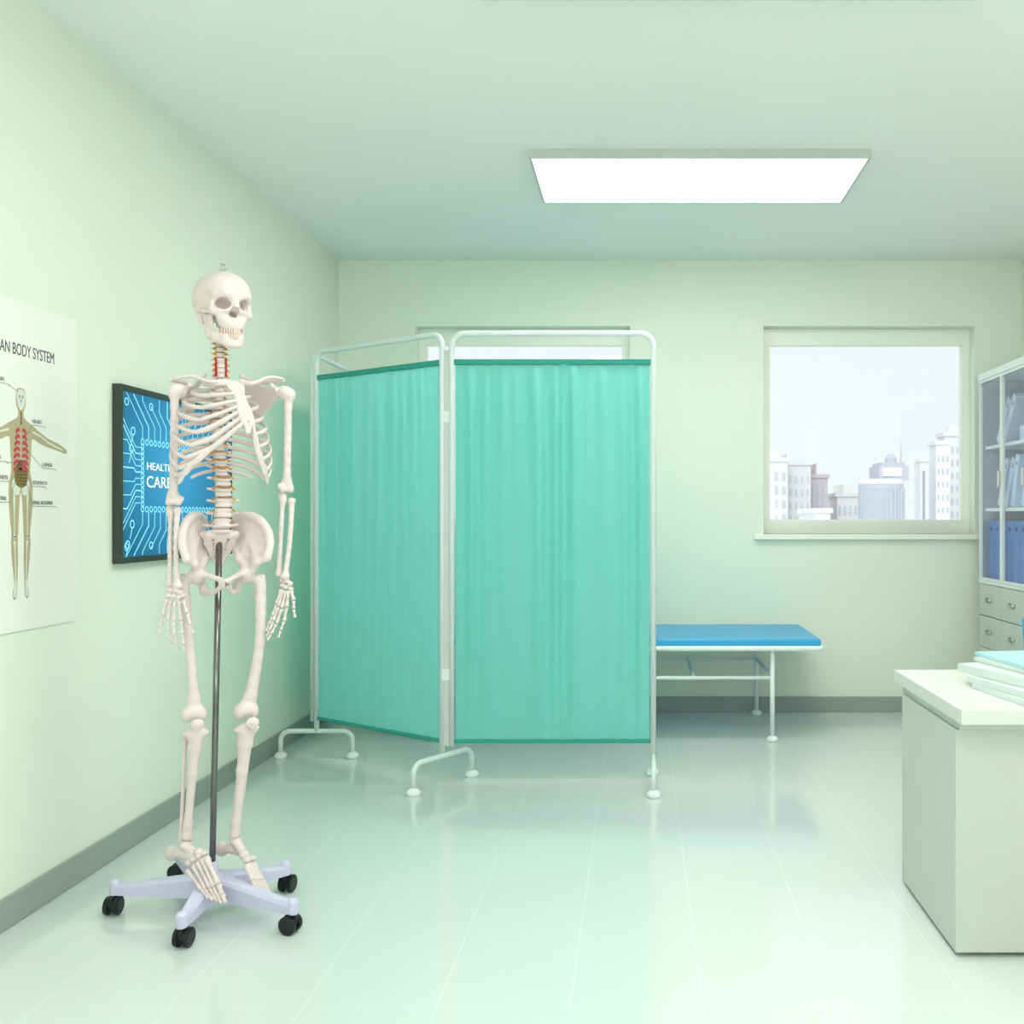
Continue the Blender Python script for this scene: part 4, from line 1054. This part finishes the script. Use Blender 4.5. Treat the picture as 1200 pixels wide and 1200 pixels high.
# --- legs
def femur(hip, kn, tro, s, bow, g=1.0):
    S = SDF()
    S.ell(hip, (.0215, .0215, .0215), k=.003)
    S.line([hip, tro+Vector((-s*.006, 0, -.004))], [.011, .013], k=.010)
    S.line([tro+Vector((0, .004, .010)), tro+Vector((s*.002, .002, -.022))], [.012, .011], k=.010)
    S.line([tro+Vector((-s*.012, .012, -.034)), tro+Vector((-s*.018, .014, -.042))], [.007, .006], k=.010)
    n = 8; a = tro+Vector((-s*.004, 0, -.02)); b_ = kn+Vector((.012 if s > 0 else 0, .002, .048))
    P = [a.lerp(b_, i/n)+Vector(bow)*math.sin(PI*i/n) for i in range(n+1)]
    S.line(P, [g*v for v in (.0140, .0125, .0118, .0115, .0115, .0116, .012, .0132, .016)], k=.008)
    S.line([b_, kn+Vector((.012, 0, .012))], [.013, .014], k=.012); S.line([b_, kn+Vector((-.012, 0, .012))], [.013, .014], k=.012)
    for q in (1, -1): S.ell(kn+Vector((q*.019, .004, .002)), (.0155, .024, .0185), k=.016)
    S.ell(kn+Vector((0, -.010, .012)), (.020, .012, .016), k=.012)
    S.ell(kn+Vector((0, .026, -.006)), (.008, .02, .018), k=.006, cut=True)
    S.mesh('femur', bone, sk, h=.002)
def patella(c):
    S = SDF(); S.ell(c, (.0185, .008, .016), k=.004); S.line([c, c+Vector((0, .001, -.016))], [.010, .005], k=.006); S.mesh('patella', bone, sk, h=.0016)
    MB().sweep([c+Vector((0, -.0065, .001)), c+Vector((0, -.009, .001))], .0022).build('joint_pin', M['hole'], sk, label='dark joint pin')
def shin(pl, an, fh, fa, s, g=1.0):
    S = SDF()
    for q in (1, -1): S.ell(pl+Vector((q*.018, .004, -.004)), (.0175, .020, .010), k=.012)
    S.line([pl+Vector((0, 0, -.005)), pl.lerp(an, .14)+Vector((0, -.004, 0)), pl.lerp(an, .4)+Vector((0, -.004, 0)), pl.lerp(an, .88), an], [.024, .0165*g, .0122*g, .0108*g, .0155], k=.012)
    S.ell(pl.lerp(an, .09)+Vector((0, -.016, 0)), (.007, .006, .011), k=.010)
    S.line([an, an+Vector((-s*.012, 0, -.012))], [.010, .006], k=.006)
    S.mesh('tibia', bone, sk, h=.002)
    S = SDF(); S.line([fh, fh.lerp(fa, .06), fh.lerp(fa, .5), fh.lerp(fa, .9), fa], [.0085, .0055, .0048, .005, .0075], k=.006); S.mesh('fibula', bone, sk, h=.0016)
kR, kL = B(227.5, 839, .040), B(288.5, 835, .035)
femur(Vector((2*cL.x-hipL.x, hipL.y, hipL.z)), kR, B(214, 681, .020), -1, (.0, -.012, 0)); femur(hipL, kL, B(306.5, 681, .022), 1, (.010, -.012, 0), 1.15)
patella(B(231.5, 849, .078)); patella(B(296, 847, .068))
shin(B(229.5, 858, .034), B(219, 979, -.002), B(217, 864, .010), B(211.5, 988, -.012), -1)
shin(B(289, 853, .032), B(275, 977, .0), B(294, 864, -.012), B(277, 989, -.030), 1, 1.18)
def foot(heel, an, tal, mts, toes, tars, s):
    S = SDF()
    S.ell(an, (.016, .018, .012), k=.004); S.line([an, tal], [.014, .012], k=.004)
    S.ell(heel+Vector((0, .004, .002)), (.018, .020, .022), k=.008); S.line([heel, heel.lerp(an+Vector((0, 0, -.016)), .6), tal+Vector((s*.006, .006, -.010))], [.014, .014, .012], k=.006)
    for c, r_ in tars: S.ell(c, (r_*1.22, r_*1.2, r_), k=.002)
    f_ = S.mesh('foot', bone, sk, h=.0014)
    for k_, (a, b_, c) in enumerate(zip(mts[0], mts[1], toes)):
        rr = .0098 if k_ == 0 else .0066
        mb = MB(); a, b_, c = Vector(a), Vector(b_), Vector(c); d = (b_-a).normalized()*.001
        mb.bone(a, b_-d, rr*.62, rr*1.15, rr*1.1)
        if k_ == 0: m_ = b_.lerp(c, .58); mb.bone(b_+d, m_-d*.5, rr*.66, rr*1.0, rr*.85); mb.bone(m_+d*.5, c, rr*.6, rr*.95, rr*.7)
        else:
            m_, n_ = b_.lerp(c, .5), b_.lerp(c, .78)
            mb.bone(b_+d, m_-d*.4, rr*.55, rr*.95, rr*.8); mb.bone(m_+d*.4, n_-d*.3, rr*.6, rr*.8, rr*.7); mb.bone(n_+d*.3, c, rr*.5, rr*.7, rr*.55)
        mb.build('toe', bone, f_, smooth=True)
foot(B(201, 1001, -.052), B(217, 991, .0), B(228, 1000, .030),
     ([B(241, 1004, .062), B(236, 1006, .058), B(231, 1010, .052), B(226, 1014, .046), B(219, 1019, .036)],
      [B(256, 1037, .118), B(250.5, 1040, .116), B(246, 1041, .110), B(241.5, 1043, .104), B(236.5, 1043, .096)]),
     [B(264, 1058, .158), B(259, 1059, .158), B(254, 1057, .150), B(249, 1055, .142), B(244, 1053, .132)],
     [(B(233, 998, .042), .0105), (B(239, 1000, .052), .0085), (B(233, 1003, .048), .0085), (B(227, 1007, .040), .0095), (B(221, 1011, .030), .009)], -1)
foot(B(260, 996, -.052), B(276, 986, -.002), B(283, 996, .026),
     ([B(288.5, 1014, .058), B(291.5, 1012, .056), B(294, 1011, .052), B(296.5, 1011, .046), B(298, 1012, .040)],
      [B(297, 1033, .104), B(301, 1032, .108), B(304, 1032, .106), B(306.5, 1032, .102), B(308.5, 1032, .096)]),
     [B(303, 1047, .138), B(308, 1048, .146), B(312, 1049, .146), B(315.5, 1048, .140), B(317.5, 1047, .132)],
     [(B(286, 1002, .036), .012), (B(289, 1008, .048), .0095), (B(293, 1006, .044), .0085), (B(296, 1006, .036), .009)], 1)
